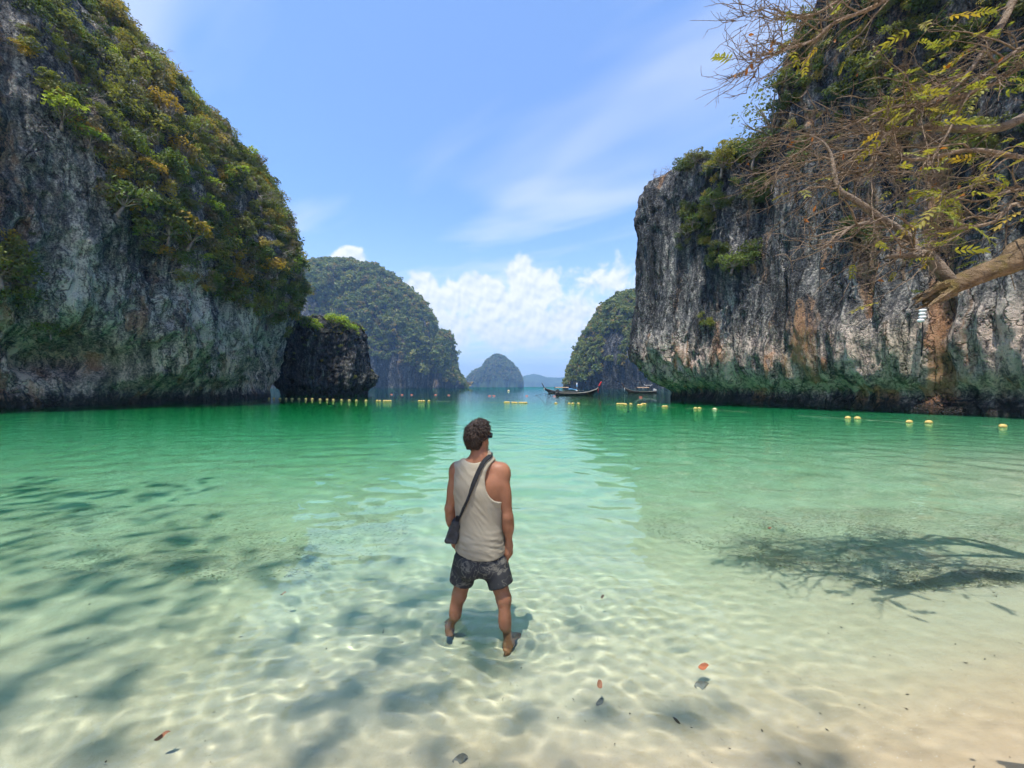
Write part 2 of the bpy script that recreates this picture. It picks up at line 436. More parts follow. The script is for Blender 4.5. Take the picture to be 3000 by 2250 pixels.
# ================================================================ limestone cliffs, stack and islands
def rock_material(name, ochre=0.5, green=0.5, bright=1.0, tide=True, tone=(1, 1, 1), sc=1.0, shift=0.0, gz=(8.0, 3.0), pale=0.0, gy=None, pz=(10.0, 4.5)):
    """karst limestone: black and pale run-off streaks, rusty bands, algae, a dark tidal rim"""
    m, nb, p, out = mat_new(name)
    co = nb.node('ShaderNodeTexCoord').outputs['Object']
    warp = nb.vmul(nb.vadd(nb.noise(co, 0.30 * sc, 3, 0.55, 0, True), (-0.5, -0.5, -0.5)), (2.2 / sc, 2.2 / sc, 1.0))
    c2 = nb.vadd(co, warp)
    s1 = nb.noise(nb.vmul(c2, (1, 1, 0.060)), 0.75 * sc, 5, 0.66)
    s2 = nb.noise(nb.vmul(c2, (1, 1, 0.075)), 2.9 * sc, 4, 0.70)
    b1 = nb.noise(co, 0.13 * sc, 3, 0.55)
    b2 = nb.noise(co, 1.9 * sc, 6, 0.74)
    v = nb.add(nb.add(nb.mul(s1, 0.46), nb.mul(s2, 0.34)), nb.add(nb.mul(b1, 0.14), nb.mul(b2, 0.24)))
    b3 = nb.noise(co, 6.5 * sc, 2, 0.7)
    v = nb.sub(nb.add(v, nb.mul(nb.sub(b3, 0.5), 0.28)), 0.09 + shift)
    x, y, z = nb.sep(co)
    if pale: v = nb.add(v, nb.mul(nb.mul(nb.smooth(z, pz[0], pz[1]), nb.smooth(z, 0.6, 2.0)), pale))     # paler dripstone low down; also lightens the colour against overhang shade
    k = bright
    def g(a, b, c): return (a * k * tone[0], b * k * tone[1], c * k * tone[2])
    col = nb.ramp(v, [(0.38, g(.008, .009, .011)), (0.47, g(.028, .031, .036)), (0.535, g(.085, .088, .092)), (0.59, g(.20, .195, .185)), (0.67, g(.52, .49, .44))])
    o1 = nb.noise(nb.vmul(c2, (1, 1, 0.05)), 0.40 * sc, 4, 0.6, 0.0)
    om = nb.mul(nb.smooth(o1, 0.53, 0.63), nb.smooth(v, 0.45, 0.57))
    col = nb.mix(nb.mul(om, ochre), col, nb.mix(s2, g(.20, .085, .035), g(.46, .27, .13)))
    vo = nb.node('ShaderNodeTexVoronoi', feature='DISTANCE_TO_EDGE'); nb.put(vo.inputs['Vector'], nb.vmul(nb.vadd(c2, nb.vmul(nb.noise(co, 1.3 * sc, 2, 0.6, 0, True), (1.2 / sc, 1.2 / sc, 1.2 / sc))), (1, 1, 0.13))); vo.inputs['Scale'].default_value = 0.95 * sc
    crack = nb.mul(nb.smooth(vo.outputs['Distance'], 0.055, 0.0), nb.smooth(b1, 0.40, 0.55))
    col = nb.mix(nb.mul(crack, 0.62), col, (.006, .0065, .007))
    if pale: col = nb.mix(nb.mul(nb.smooth(z, 9.0, 4.0), 0.8), col, nb.mix(1.0, col, (1.38, 1.08, 0.96), 'MULTIPLY'))  # warm tint painted low on the rock to offset green light off the water
    if green:
        gm = nb.mul(nb.smooth(nb.noise(nb.vmul(c2, (1, 1, 0.2)), 0.30, 4, 0.6), 0.42, 0.60), nb.smooth(z, gz[0], gz[1]))
        gm = nb.mul(gm, nb.smooth(z, 0.8, 2.2))
        if gy: gm = nb.mul(gm, nb.smooth(y, gy[0], gy[1], 0.15, 1.0))
        col = nb.mix(nb.mul(gm, green), col, nb.mix(nb.smooth(v, 0.42, 0.62), g(.012, .026, .012), g(.17, .22, .085)))
    if tide:
        tl = nb.smooth(nb.add(z, nb.mul(nb.sub(b2, 0.5), 1.8)), 1.3, 0.4)
        col = nb.mix(nb.mul(tl, 0.85), col, (.018, .0165, .014))
    nb.put(p.inputs['Base Color'], col)
    p.inputs['Roughness'].default_value = 0.9; p.inputs['Specular IOR Level'].default_value = 0.2
    h = nb.add(nb.add(b2, nb.mul(b3, 0.30)), nb.mul(nb.noise(nb.vmul(co, (1, 1, 0.10)), 2.6 * sc, 3, 0.68), 0.7))
    nb.put(p.inputs['Normal'], nb.bump(nb.sub(h, nb.mul(crack, 0.5)), 1.0, 0.75 / sc))
    return m

def catmull(K, n):
    K = np.asarray(K, float)
    P = np.concatenate([[2 * K[0] - K[1]], K, [2 * K[-1] - K[-2]]])
    t = np.linspace(0, len(K) - 1 - 1e-9, n); i = t.astype(int); f = (t - i)[:, None]
    p0, p1, p2, p3 = P[i], P[i + 1], P[i + 2], P[i + 3]
    return 0.5 * (2 * p1 + (p2 - p0) * f + (2 * p0 - 5 * p1 + 4 * p2 - p3) * f ** 2 + (3 * p1 - p0 - 3 * p2 + p3) * f ** 3)

def resample(C, n):
    d = np.concatenate([[0], np.cumsum(np.linalg.norm(np.diff(C[:, :2], axis=0), axis=1))])
    t = np.linspace(0, d[-1], n)
    return np.stack([np.interp(t, d, C[:, k]) for k in range(C.shape[1])], 1), t

def loft(keys, prof, ns, nz, flip, vis_start=0.0, vis_end=1.0):
    """keys: (x, y, H, overhang) along the foot; prof: (outward offset, height fraction) pieces.
    Returns S (arc), grid of points (nz, ns, 3), outward normals (ns,2)"""
    C = catmull(keys, 1200); C, s = resample(C, 3000)
    dist = np.hypot(C[:, 0], C[:, 1]); vis = (C[:, 1] > 18) & (np.abs(C[:, 0]) < 1.6 * C[:, 1] + 3) & (s < vis_end * s[-1]) & (s > vis_start * s[-1])
    w = np.where(vis, 1.0, 0.28); w = np.convolve(np.pad(w, 60, 'edge'), np.ones(121) / 121, 'valid'); cw = np.concatenate([[0], np.cumsum((w[1:] + w[:-1]) / 2)])
    ii = np.interp(np.linspace(0, cw[-1], ns), cw, np.arange(3000)); C = np.stack([np.interp(ii, np.arange(3000), C[:, k]) for k in range(C.shape[1])], 1); s = np.interp(ii, np.arange(3000), s)
    T = np.gradient(C[:, :2], axis=0); T /= np.linalg.norm(T, axis=1, keepdims=True)
    N = np.stack([T[:, 1], -T[:, 0]], 1) * (-1 if flip else 1)
    k = np.ones(41) / 41
    for j in range(2):
        N[:, j] = np.convolve(np.pad(N[:, j], 20, 'edge'), k, 'valid')
    N /= np.linalg.norm(N, axis=1, keepdims=True)
    return C, s, N

CLIFFS = {}
def build_left_cliff():
    #      x     y     H    over
    keys = [(-70, -22, 60, .6), (-58, -2, 62, .6), (-48, 14, 66, .7), (-42.5, 26, 66, .8), (-40.5, 33, 64, .8), (-38.5, 42, 62, .9), (-37.6, 50, 60, 0.95), (-37.8, 57, 58, 0.95),
            (-39.5, 63.0, 57, 0.95), (-44.0, 68.3, 56, 0.95), (-56, 72.5, 56, 1.0), (-78, 75, 52, 1.0)]
    ns, nz = 600, 380
    C, s, N = loft(keys, None, ns, nz, False)
    pz = np.array([-2.0, 0, 1.0, 2.5, 6, 12, 18, 22, 26, 30, 34, 38, 42, 46, 51, 55, 58, 60, 61])
    po = np.array([-.6, 0, -.3, -.1, .9, 1.6, 2.8, 3.2, 2.6, 1.2, -.6, -3.2, -6.3, -10, -15.5, -21, -27, -35, -48])
    L = np.concatenate([[0], np.cumsum(np.hypot(np.diff(pz), np.diff(po)))])
    t = np.linspace(0, L[-1], nz)
    zz = np.interp(t, L, pz); oo = np.interp(t, L, po)
    kk = np.ones(9) / 9
    oo = np.convolve(np.pad(oo, 4, 'edge'), kk, 'valid')
    Z = zz[:, None] * np.where(zz[:, None] > 26, 1, 1) + np.zeros((nz, ns))
    Hs = C[:, 2][None, :]
    Z = np.where(Z > 26, 26 + (Z - 26) * (Hs - 26) / 35.0, Z)
    ov = np.where(oo > 0, 1, 0)[:, None] * C[:, 3][None, :] + (1 - np.where(oo > 0, 1, 0))[:, None]
    O = oo[:, None] * ov
    X = C[:, 0][None, :] + N[:, 0][None, :] * O; Y = C[:, 1][None, :] + N[:, 1][None, :] * O
    P = np.stack([X, Y, Z], -1)
    w = np.clip(Z / 3.0, 0.12, 1)
    d = 3.2 * fbm(P * np.array([.055, .055, .04]), 3)
    d += 2.0 * fbm(P * np.array([.20, .20, .09]) + 9, 3)
    low = sstep(Z, 30, 14)
    d += 1.15 * fbm(P * np.array([.50, .50, .11]) + 31 + .5 * fbm(P * .2, 2)[..., None], 4, ridged=True) * low
    d += 0.75 * fbm(P * np.array([1.0, 1.0, .8]) + 3, 4) * (0.45 + 0.55 * low)
    def lump(yc, zc, ry, rz, a):
        return a * np.exp(-((Y - yc) / ry) ** 2 - ((Z - zc) / rz) ** 2)
    front = (np.arange(ns) < ns)[None, :]
    d += lump(34.0, 4.6, 3.4, 2.2, -3.2) + lump(37.5, 4.0, 2.2, 1.6, -2.0)        # cave on the left
    d += lump(43, 8, 3.6, 7, 1.8) + lump(52, 10, 3, 8, 1.2) + lump(47.5, 13, 2.0, 9, -1.6) + lump(57, 9, 1.6, 9, -1.5)
    d += -0.5 * np.exp(-((Z - 1.1) / 0.9) ** 2)
    P[..., 0] += N[:, 0][None, :] * d * w; P[..., 1] += N[:, 1][None, :] * d * w
    P[..., 2] += 0.8 * fbm(P * .18 + 50, 3) * sstep(Z, 4, 12)
    CLIFFS['L'] = P
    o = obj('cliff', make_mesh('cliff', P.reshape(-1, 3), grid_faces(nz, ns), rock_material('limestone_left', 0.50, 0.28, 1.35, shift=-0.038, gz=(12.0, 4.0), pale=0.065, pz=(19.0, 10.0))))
    tag(o, 'tall dark limestone cliff on the left, overgrown along its upper slope', None, None, 'structure')
    return o

def build_right_cliff():
    keys = [(62, 92, 30, .8), (44, 76, 29, .9), (30, 63, 29, 1.0), (23.2, 55.5, 28.5, 1.0), (21.3, 50.5, 30, 1.0), (21.2, 46.3, 28.5, .50), (21.9, 41, 26.5, .14), (23.5, 37.2, 25.5, .06), (24.7, 34, 32, .06), (25.9, 31.5, 37, .06), (27.7, 26.5, 46, .08),
            (29.8, 21, 50, .15), (31.3, 12, 50, .3), (36, 0, 48, .5), (46, -14, 45, .5)]
    ns, nz = 620, 360
    C, s, N = loft(keys, None, ns, nz, False)
    pz = np.array([-2.0, 0, 0.8, 1.6, 2.6, 3.8, 5.0, 6.0, 7.0, 9, 15, 20, 24, 26.5, 28.2, 29.2, 30, 30.5, 31, 31.5])
    po = np.array([-.4, 0, .15, .6, 1.4, 2.4, 3.3, 3.9, 4.2, 4.3, 4.2, 4.1, 4.0, 3.8, 3.0, .4, -4, -11, -20, -34])
    L = np.concatenate([[0], np.cumsum(np.hypot(np.diff(pz), np.diff(po)))])
    t = L[-1] * (np.linspace(0, 1, nz) ** 1.12)
    zz = np.interp(t, L, pz); oo = np.interp(t, L, po)
    Z = zz[:, None] + np.zeros((nz, ns)); Hs = C[:, 2][None, :]
    Z = np.where(Z > 15, 15 + (Z - 15) * (Hs - 15) / 14.5, Z)
    sn = np.stack([s * .16, 0 * s, 0 * s], -1)
    lip = 0.9 * fbm(sn, 2) + 0.9 * fbm(sn * 4.5 + 7, 3, ridged=True)                 # curtains of dripstone end at uneven heights
    zq = zz[:, None] + np.where(zz < 9, 1, 0)[:, None] * lip[None, :] * (sstep(zz, .6, 3.0) * (1 - sstep(zz, 6.5, 9)))[:, None]
    oo2 = np.interp(zq, pz, po)
    O = oo2 * np.where(oo2 > 0, C[:, 3][None, :], 1.0)
    X = C[:, 0][None, :] + N[:, 0][None, :] * O; Y = C[:, 1][None, :] + N[:, 1][None, :] * O
    P = np.stack([X, Y, Z], -1)
    w = np.clip(Z / 2.5, 0.10, 1)
    d = 1.9 * fbm(P * np.array([.07, .07, .03]) + 4, 3)
    d += 1.2 * fbm(P * np.array([.26, .26, .05]) + 19, 3)
    fl = fbm(P * np.array([.80, .80, .06]) + 61 + 0.3 * fbm(P * .25, 2)[..., None], 4, ridged=True)
    d += 0.95 * fl * (0.55 + 0.75 * np.exp(-((Z - 5) / 4.5) ** 2))
    d += 0.42 * fbm(P * np.array([1.5, 1.5, .35]) + 3, 3)
    d += 0.9 * fbm(P * np.array([.6, .6, .6]) + 8, 4) * sstep(Z, 19, 25)
    def lump(yc, zc, ry, rz, a):
        return a * np.exp(-((Y - yc) / ry) ** 2 - ((Z - zc) / rz) ** 2)
    d += -1.6 * np.exp(-((Z - 1.0) / .8) ** 2)                                       # tidal notch
    d += lump(46.5, 7.0, 1.6, 2.0, .9) + lump(43.5, 1.6, 2.6, 1.5, -1.1) + lump(38, 2.0, 2.0, 1.6, -.8) + lump(31, 1.7, 3, 1.4, -.5)
    d += lump(39.5, 20, 1.6, 9, .9) + lump(42.2, 18, 1.3, 8, -1.4) + lump(36, 24, 1.6, 10, -1.2)
    P[..., 0] += N[:, 0][None, :] * d * w; P[..., 1] += N[:, 1][None, :] * d * w
    P[..., 2] += 1.0 * fbm(P * .22 + 50, 4) * sstep(Z, 20, 26)
    CLIFFS['R'] = P
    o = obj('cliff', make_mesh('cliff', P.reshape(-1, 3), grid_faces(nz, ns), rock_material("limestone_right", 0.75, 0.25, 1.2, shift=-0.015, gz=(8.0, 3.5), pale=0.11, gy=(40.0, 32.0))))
    tag(o, 'streaked grey and ochre limestone cliff on the right, undercut at the waterline', None, None, 'structure')
    return o

def build_stack():
    ns, nz = 320, 170
    cx, cy = -40.2, 82.0
    a = np.linspace(0, 2 * math.pi, ns, endpoint=False)
    t = np.linspace(0, 1, nz)
    zk = np.array([-2, 0, .8, 2, 4, 7, 10, 12.5, 14.2, 15.4, 16.0, 16.1]); rk = np.array([8.5, 8.6, 8.4, 8.9, 9.3, 9.1, 8.9, 8.6, 7.9, 6.0, 3.0, 0.05])
    L = np.concatenate([[0], np.cumsum(np.hypot(np.diff(zk), np.diff(rk)))])
    zz = np.interp(t * L[-1], L, zk); rr = np.interp(t * L[-1], L, rk)
    A = a[None, :] + 0 * zz[:, None]
    Rr = rr[:, None] * (1 + 0.06 * np.sin(3 * a + 1)[None, :])
    Z = zz[:, None] + 0 * A
    X = np.cos(A) * Rr; Y = np.sin(A) * Rr * 0.8
    X = X + 1.6 * np.exp(-((Z - 3.3) / 1.8) ** 2) * np.exp(-((A - 2 * math.pi * (A > math.pi)) / 0.5) ** 2)      # foot jutting to the right
    X = X - 0.10 * np.maximum(Z - 3, 0) * np.clip(np.cos(A), 0, 1)
    P = np.stack([X, Y, Z], -1)
    Nn = np.stack([np.cos(A), np.sin(A), 0 * A], -1)
    Q = P + np.array([cx, cy, 0])
    d = 1.7 * fbm(Q * np.array([.16, .16, .08]), 4) + 1.0 * fbm(Q * np.array([.5, .5, .14]), 4, ridged=True) + .7 * fbm(Q * .95, 4)
    w = np.clip(np.minimum(Z / 2, rr[:, None] / 3), 0.0, 1) * 1.0
    P = P + Nn * (d * w)[..., None]
    P[..., 2] += 1.3 * fbm(Q * .35 + 7, 3) * sstep(Z, 9, 13)
    me = make_mesh('rock_stack', P.reshape(-1, 3), grid_faces(nz, ns, True), rock_material('limestone_stack', 0.08, 0.15, 0.95, shift=0.004))
    o = obj('rock_stack', me, None, (cx, cy, 0))
    tag(o, 'dark weathered limestone stack standing in the sea beside the left cliff', 'sea stack')
    CLIFFS['S'] = P + np.array([cx, cy, 0])
    return o

def island(name, label, sil, Yc, D, mat, nx, ny, cliff=0.35, seed=0, rough=1.0, back=1.0):
    """sil: (px x, px y) skyline, at distance Yc; D half depth"""
    sil = np.array([((x - 1500) / F * Yc, max(0.0, CAMZ + (HOR - y) / F * Yc)) for x, y in sil])
    xs = np.linspace(sil[0, 0], sil[-1, 0], nx); H = np.interp(xs, sil[:, 0], sil[:, 1])
    t = np.linspace(-1, 1, ny)
    y = np.sign(t) * np.abs(t) ** 1.0
    # width of the plan shape follows the skyline so that the ends close
    hw = D * np.clip(H / H.max(), 0.06, 1) ** 0.55
    X = xs[None, :] + 0 * y[:, None]; Yy = y[:, None] * hw[None, :]
    prof = np.where(np.abs(y) < 0.999, (1 - np.abs(y) ** 2.2) ** cliff, 0)
    Z = prof[:, None] * H[None, :]
    P = np.stack([X, Yy + Yc, Z], -1)
    s = 1.0 / (H.max() / 8)
    n = fbm(P * s + seed, 5)
    Z = Z * (1 + 0.05 * rough * n) + rough * H.max() * 0.018 * fbm(P * s * 3 + seed, 3) * np.clip(Z / 10, 0, 1)
    P[..., 2] = Z
    P[..., 1] += rough * H.max() * 0.14 * fbm(P * s * np.array([1, 1, .35]) + 5 + seed, 4) * np.clip(Z / (H.max() * .05), 0, 1)
    P[..., 0] += rough * H.max() * 0.025 * fbm(P * s * np.array([1, 1, .5]) + 15 + seed, 4) * np.clip(Z / (H.max() * .05), 0, 1)
    P[0, :, 2] = -3; P[-1, :, 2] = -3
    Vc = np.array([(sil[0, 0] + sil[-1, 0]) / 2, Yc, 0])
    o = obj(name, make_mesh(name, (P - Vc).reshape(-1, 3), grid_faces(ny, nx), mat), None, Vc)
    tag(o, label, 'island')
    return o, P

build_left_cliff(); build_right_cliff(); build_stack()
ISL = {}
SIL_L = [(720, 1133), (760, 900), (850, 800), (920, 800), (938, 790), (956, 778), (983, 764), (1010, 770), (1051, 772), (1078, 785), (1101, 775), (1128, 790), (1153, 807), (1190, 838), (1227, 866), (1250, 895), (1264, 925), (1276, 960), (1284, 1000), (1290, 1010),
         (1298, 985), (1306, 964), (1314, 972), (1320, 1005), (1328, 1050), (1338, 1085), (1352, 1108), (1364, 1124), (1368, 1134)]
SIL_R = [(1656, 1134), (1664, 1115), (1674, 1085), (1690, 1040), (1708, 1000), (1728, 965), (1748, 932), (1770, 902), (1792, 880), (1815, 869), (1850, 864), (1890, 867), (1940, 885), (2000, 930), (2060, 1010), (2120, 1134)]
SIL_C = [(1360, 1134), (1364, 1112), (1378, 1096), (1392, 1084), (1408, 1078), (1416, 1072), (1426, 1056), (1438, 1046), (1452, 1039), (1462, 1039), (1478, 1046), (1494, 1058), (1508, 1072), (1520, 1088), (1528, 1104), (1532, 1134)]
SIL_F = [(1380, 1134), (1440, 1126), (1500, 1108), (1530, 1103), (1545, 1099), (1562, 1095), (1580, 1099), (1602, 1106), (1625, 1106), (1645, 1107), (1662, 1101), (1690, 1095), (1730, 1088), (1800, 1096), (1900, 1134)]
forest_far = simple_mat('far_forest', (0.050, 0.075, 0.030), 0.95, 0, 0.5, 0.03, 0, spec=0.0)
isl_rock = rock_material('limestone_islands', 0.55, 0.0, 1.0, False, (1, 1, 1), 0.10)
SIL_L = [(x, y + 10 * (y < 1100)) for x, y in SIL_L]
o, ISL['L'] = island('island', 'large forested limestone island behind the dark stack', SIL_L, 560, 120, isl_rock, 220, 130, 0.42, 3, 1.0)
o, ISL['R'] = island('island', 'steep forested island half hidden behind the right cliff', SIL_R, 350, 62, isl_rock, 200, 110, 0.42, 8, 1.0)
o, ISL['C'] = island('island', 'small hazy blue dome shaped island on the horizon', SIL_C, 1500, 70, forest_far, 120, 70, 0.5, 12, 1.3)
o, ISL['F'] = island('hill', 'x', SIL_F, 3600, 420, forest_far, 90, 30, 0.5, 22, 0.6)
o['label'] = 'pale blue low hills far away beyond the boats'; del o['category']; o['kind'] = 'structure'; o.name = 'hills'
# ================================================================ humid air
def build_haze():
    m, nb, p, out = mat_new('haze_air'); nt = m.node_tree; nt.nodes.remove(p)
    v = nb.node('ShaderNodeVolumePrincipled')
    v.inputs['Color'].default_value = (0.36, 0.62, 1.0, 1); v.inputs['Density'].default_value = HAZE_DENSITY; v.inputs['Anisotropy'].default_value = 0.2
    nt.links.new(v.outputs[0], out.inputs['Volume'])
    g = Geo(); g.box((0, 2100, 107), (9000, 5000, 280))
    o = g.obj('haze', m, None, False); tag(o, 'thin bluish sea haze filling the bay', None, None, 'stuff')
HAZE_DENSITY = 0.00030
build_haze()
# ================================================================ vegetation
def leaf_mat(name, c1, c2, c3=None, tr=0.35, rough=0.55):
    """c1..c3: leaf colours mixed per plant and per clump"""
    m, nb, p, out = mat_new(name); nt = m.node_tree
    co = nb.node('ShaderNodeTexCoord').outputs['Object']
    oi = nb.node('ShaderNodeObjectInfo')
    rnd = oi.outputs['Random']
    isl = nb.node('ShaderNodeNewGeometry').outputs['Random Per Island']
    c = nb.mix(rnd, c1, c2)
    if c3:
        c = nb.mix(nb.smooth(nb.math('FRACT', nb.mul(rnd, 7.31)), 0.72, 0.92), c, c3)
    c = nb.mix(nb.mul(nb.sub(isl, 0.35), 0.8), c, nb.mix(1.0, c, (1.75, 1.6, 1.2), 'MULTIPLY'))
    nb.put(p.inputs['Base Color'], c); p.inputs['Roughness'].default_value = rough; p.inputs['Specular IOR Level'].default_value = 0.25
    t = nb.node('ShaderNodeBsdfTranslucent'); nb.put(t.inputs[0], nb.mix(1.0, c, (1.3, 1.35, 0.7), 'MULTIPLY'))
    mx = nb.node('ShaderNodeMixShader'); mx.inputs[0].default_value = tr
    nt.links.new(p.outputs[0], mx.inputs[1]); nt.links.new(t.outputs[0], mx.inputs[2])
    nt.links.new(mx.outputs[0], out.inputs[0])
    return m

M_bark = simple_mat('grey_bark', (0.20, 0.17, 0.14), 0.9, 0, 0.4, 5.0, 0.5, 14, 0.1)
M_twig = simple_mat('pale_twigs', (0.30, 0.26, 0.22), 0.9, 0, 0.4, 3.0, 0, spec=0.1)
M_olive = leaf_mat('leaves_olive', (0.115, 0.138, 0.036), (0.195, 0.200, 0.056), (0.27, 0.215, 0.055))
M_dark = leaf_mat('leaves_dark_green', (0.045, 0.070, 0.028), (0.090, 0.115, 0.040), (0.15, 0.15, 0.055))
M_gold = leaf_mat('leaves_golden', (0.30, 0.215, 0.035), (0.35, 0.225, 0.04), (0.27, 0.26, 0.05))
M_lime = leaf_mat('leaves_lime', (0.20, 0.29, 0.035), (0.28, 0.33, 0.05), None, 0.4)
M_green = leaf_mat('leaves_green', (0.080, 0.125, 0.032), (0.13, 0.17, 0.05), (0.16, 0.17, 0.05))
M_brown = leaf_mat('leaves_dry', (0.15, 0.125, 0.078), (0.20, 0.165, 0.10), (0.16, 0.15, 0.07), 0.2)

def quad_leaves(C, Nrm, size, rng, asp=0.6):
    """one folded rhombus per leaf: centres C, facing Nrm"""
    n = len(C)
    Nrm = Nrm / (np.linalg.norm(Nrm, axis=1, keepdims=True) + 1e-9)
    T = rng.normal(size=(n, 3)); T -= Nrm * (T * Nrm).sum(1, keepdims=True); T /= np.linalg.norm(T, axis=1, keepdims=True) + 1e-9
    B = np.cross(Nrm, T); s = np.asarray(size).reshape(-1, 1) * np.ones((n, 1))
    fold = Nrm * s * 0.16
    v0 = C - T * s; v1 = C + B * s * asp + fold; v2 = C + T * s; v3 = C - B * s * asp + fold
    V = np.stack([v0, v1, v2, v3], 1).reshape(-1, 3)
    i = np.arange(n)[:, None] * 4
    return V, i + np.array([0, 1, 2, 3])

def crown_mesh(name, seed, nlobes, nleaf, leaf, mat, flat=0.75, spread=1.0, droop=0.0):
    """a crown about 1 m in radius, built from uneven lobes of leaves"""
    rng = np.random.default_rng(seed)
    L = rng.normal(size=(nlobes, 3)); L /= np.linalg.norm(L, axis=1, keepdims=True)
    L *= (rng.random((nlobes, 1)) ** 0.5) * 0.72 * spread; L[:, 2] = L[:, 2] * flat + 0.10
    r = rng.uniform(0.22, 0.48, nlobes)
    w = r ** 2; w /= w.sum()
    k = rng.choice(nlobes, nleaf, p=w)
    D = rng.normal(size=(nleaf, 3)); D[:, 2] += 0.35; D /= np.linalg.norm(D, axis=1, keepdims=True)
    C = L[k] + D * (r[k] * (0.55 + 0.5 * rng.random(nleaf)))[:, None] * np.array([1, 1, flat])
    C[:, 2] -= droop * (C[:, 0] ** 2 + C[:, 1] ** 2)
    Nr = D * 0.9 + rng.normal(size=(nleaf, 3)) * 0.75 + np.array([0, 0, 0.5])
    V, Fq = quad_leaves(C, Nr, leaf * rng.uniform(0.6, 1.3, nleaf), rng)
    return make_mesh(name, V, Fq, mat, False), L

def limb_geo(L, seed, base=(0, 0, -1.0), r0=0.07):
    """trunk with limbs that reach the lobes"""
    rng = np.random.default_rng(seed); g = Geo(); base = np.asarray(base, float)
    fork = base * 0.45 + np.array([rng.normal() * .05, rng.normal() * .05, -0.05])
    g.tube([base, base * .75 + fork * .25 + rng.normal(size=3) * .04, fork], [r0, r0 * .85, r0 * .7], 7)
    for l in L:
        mid = fork * .5 + l * .5 + rng.normal(size=3) * .07
        g.tube([fork, mid, l * 0.98], [r0 * .45, r0 * .3, r0 * .1], 5, False)
        for _ in range(2):
            e = l + rng.normal(size=3) * .25
            g.tube([mid, (mid + e) / 2 + rng.normal(size=3) * .04, e], [r0 * .18, r0 * .12, r0 * .05], 4, False)
    return g

def twig_geo(seed, n=60, r0=0.03, up=0.4):
    """leafless branching shrub about 1 m in radius"""
    rng = np.random.default_rng(seed); g = Geo()
    def grow(p, d, L, r, lev):
        k = 4; P = [p]
        for i in range(k):
            d = d + rng.normal(size=3) * 0.22 + np.array([0, 0, up * 0.12]); d /= np.linalg.norm(d)
            P.append(P[-1] + d * L / k)
        g.tube(P, np.linspace(r, r * 0.45, k + 1), 5 if lev < 2 else 4, False)
        if lev < 3:
            for _ in range(int(rng.integers(3, 5))):
                j = rng.integers(1, k + 1)
                dd = d + rng.normal(size=3) * 0.8; dd /= np.linalg.norm(dd)
                grow(P[j], dd, L * rng.uniform(.45, .75), r * .5, lev + 1)
    for _ in range(3):
        dd = rng.normal(size=3); dd[2] = abs(dd[2]) + 0.6; dd /= np.linalg.norm(dd)
        grow(np.zeros(3), dd, 0.75, r0, 0)
    return g

def blade_palm(name, seed, mat, n=26):
    """a rosette of long drooping fronds"""
    rng = np.random.default_rng(seed); g = Geo()
    for i in range(n):
        a = rng.random() * 6.28; e = rng.uniform(0.1, 1.3); L = rng.uniform(.7, 1.1)
        d = np.array([math.cos(a) * math.cos(e), math.sin(a) * math.cos(e), math.sin(e)]); b = np.array([-math.sin(a), math.cos(a), 0])
        t = np.linspace(0, 1, 5)[:, None]
        c = d * t * L + np.array([0, 0, -0.45]) * t ** 2 * L
        w = (np.sin(np.linspace(0.25, 3.0, 5)) * 0.06)[:, None]
        V = np.concatenate([c - b * w, c + b * w]); f = [[j, j + 1, j + 6, j + 5] for j in range(4)]
        g.add(V, f)
    return g.mesh(name, mat, False)

# ---- prototypes kept outside the scene, shared by every scatter
def proto_collection(name, meshes):
    c = bpy.data.collections.new(name)
    for i, me in enumerate(meshes):
        o = bpy.data.objects.new(me.name, me); c.objects.link(o)
    return c

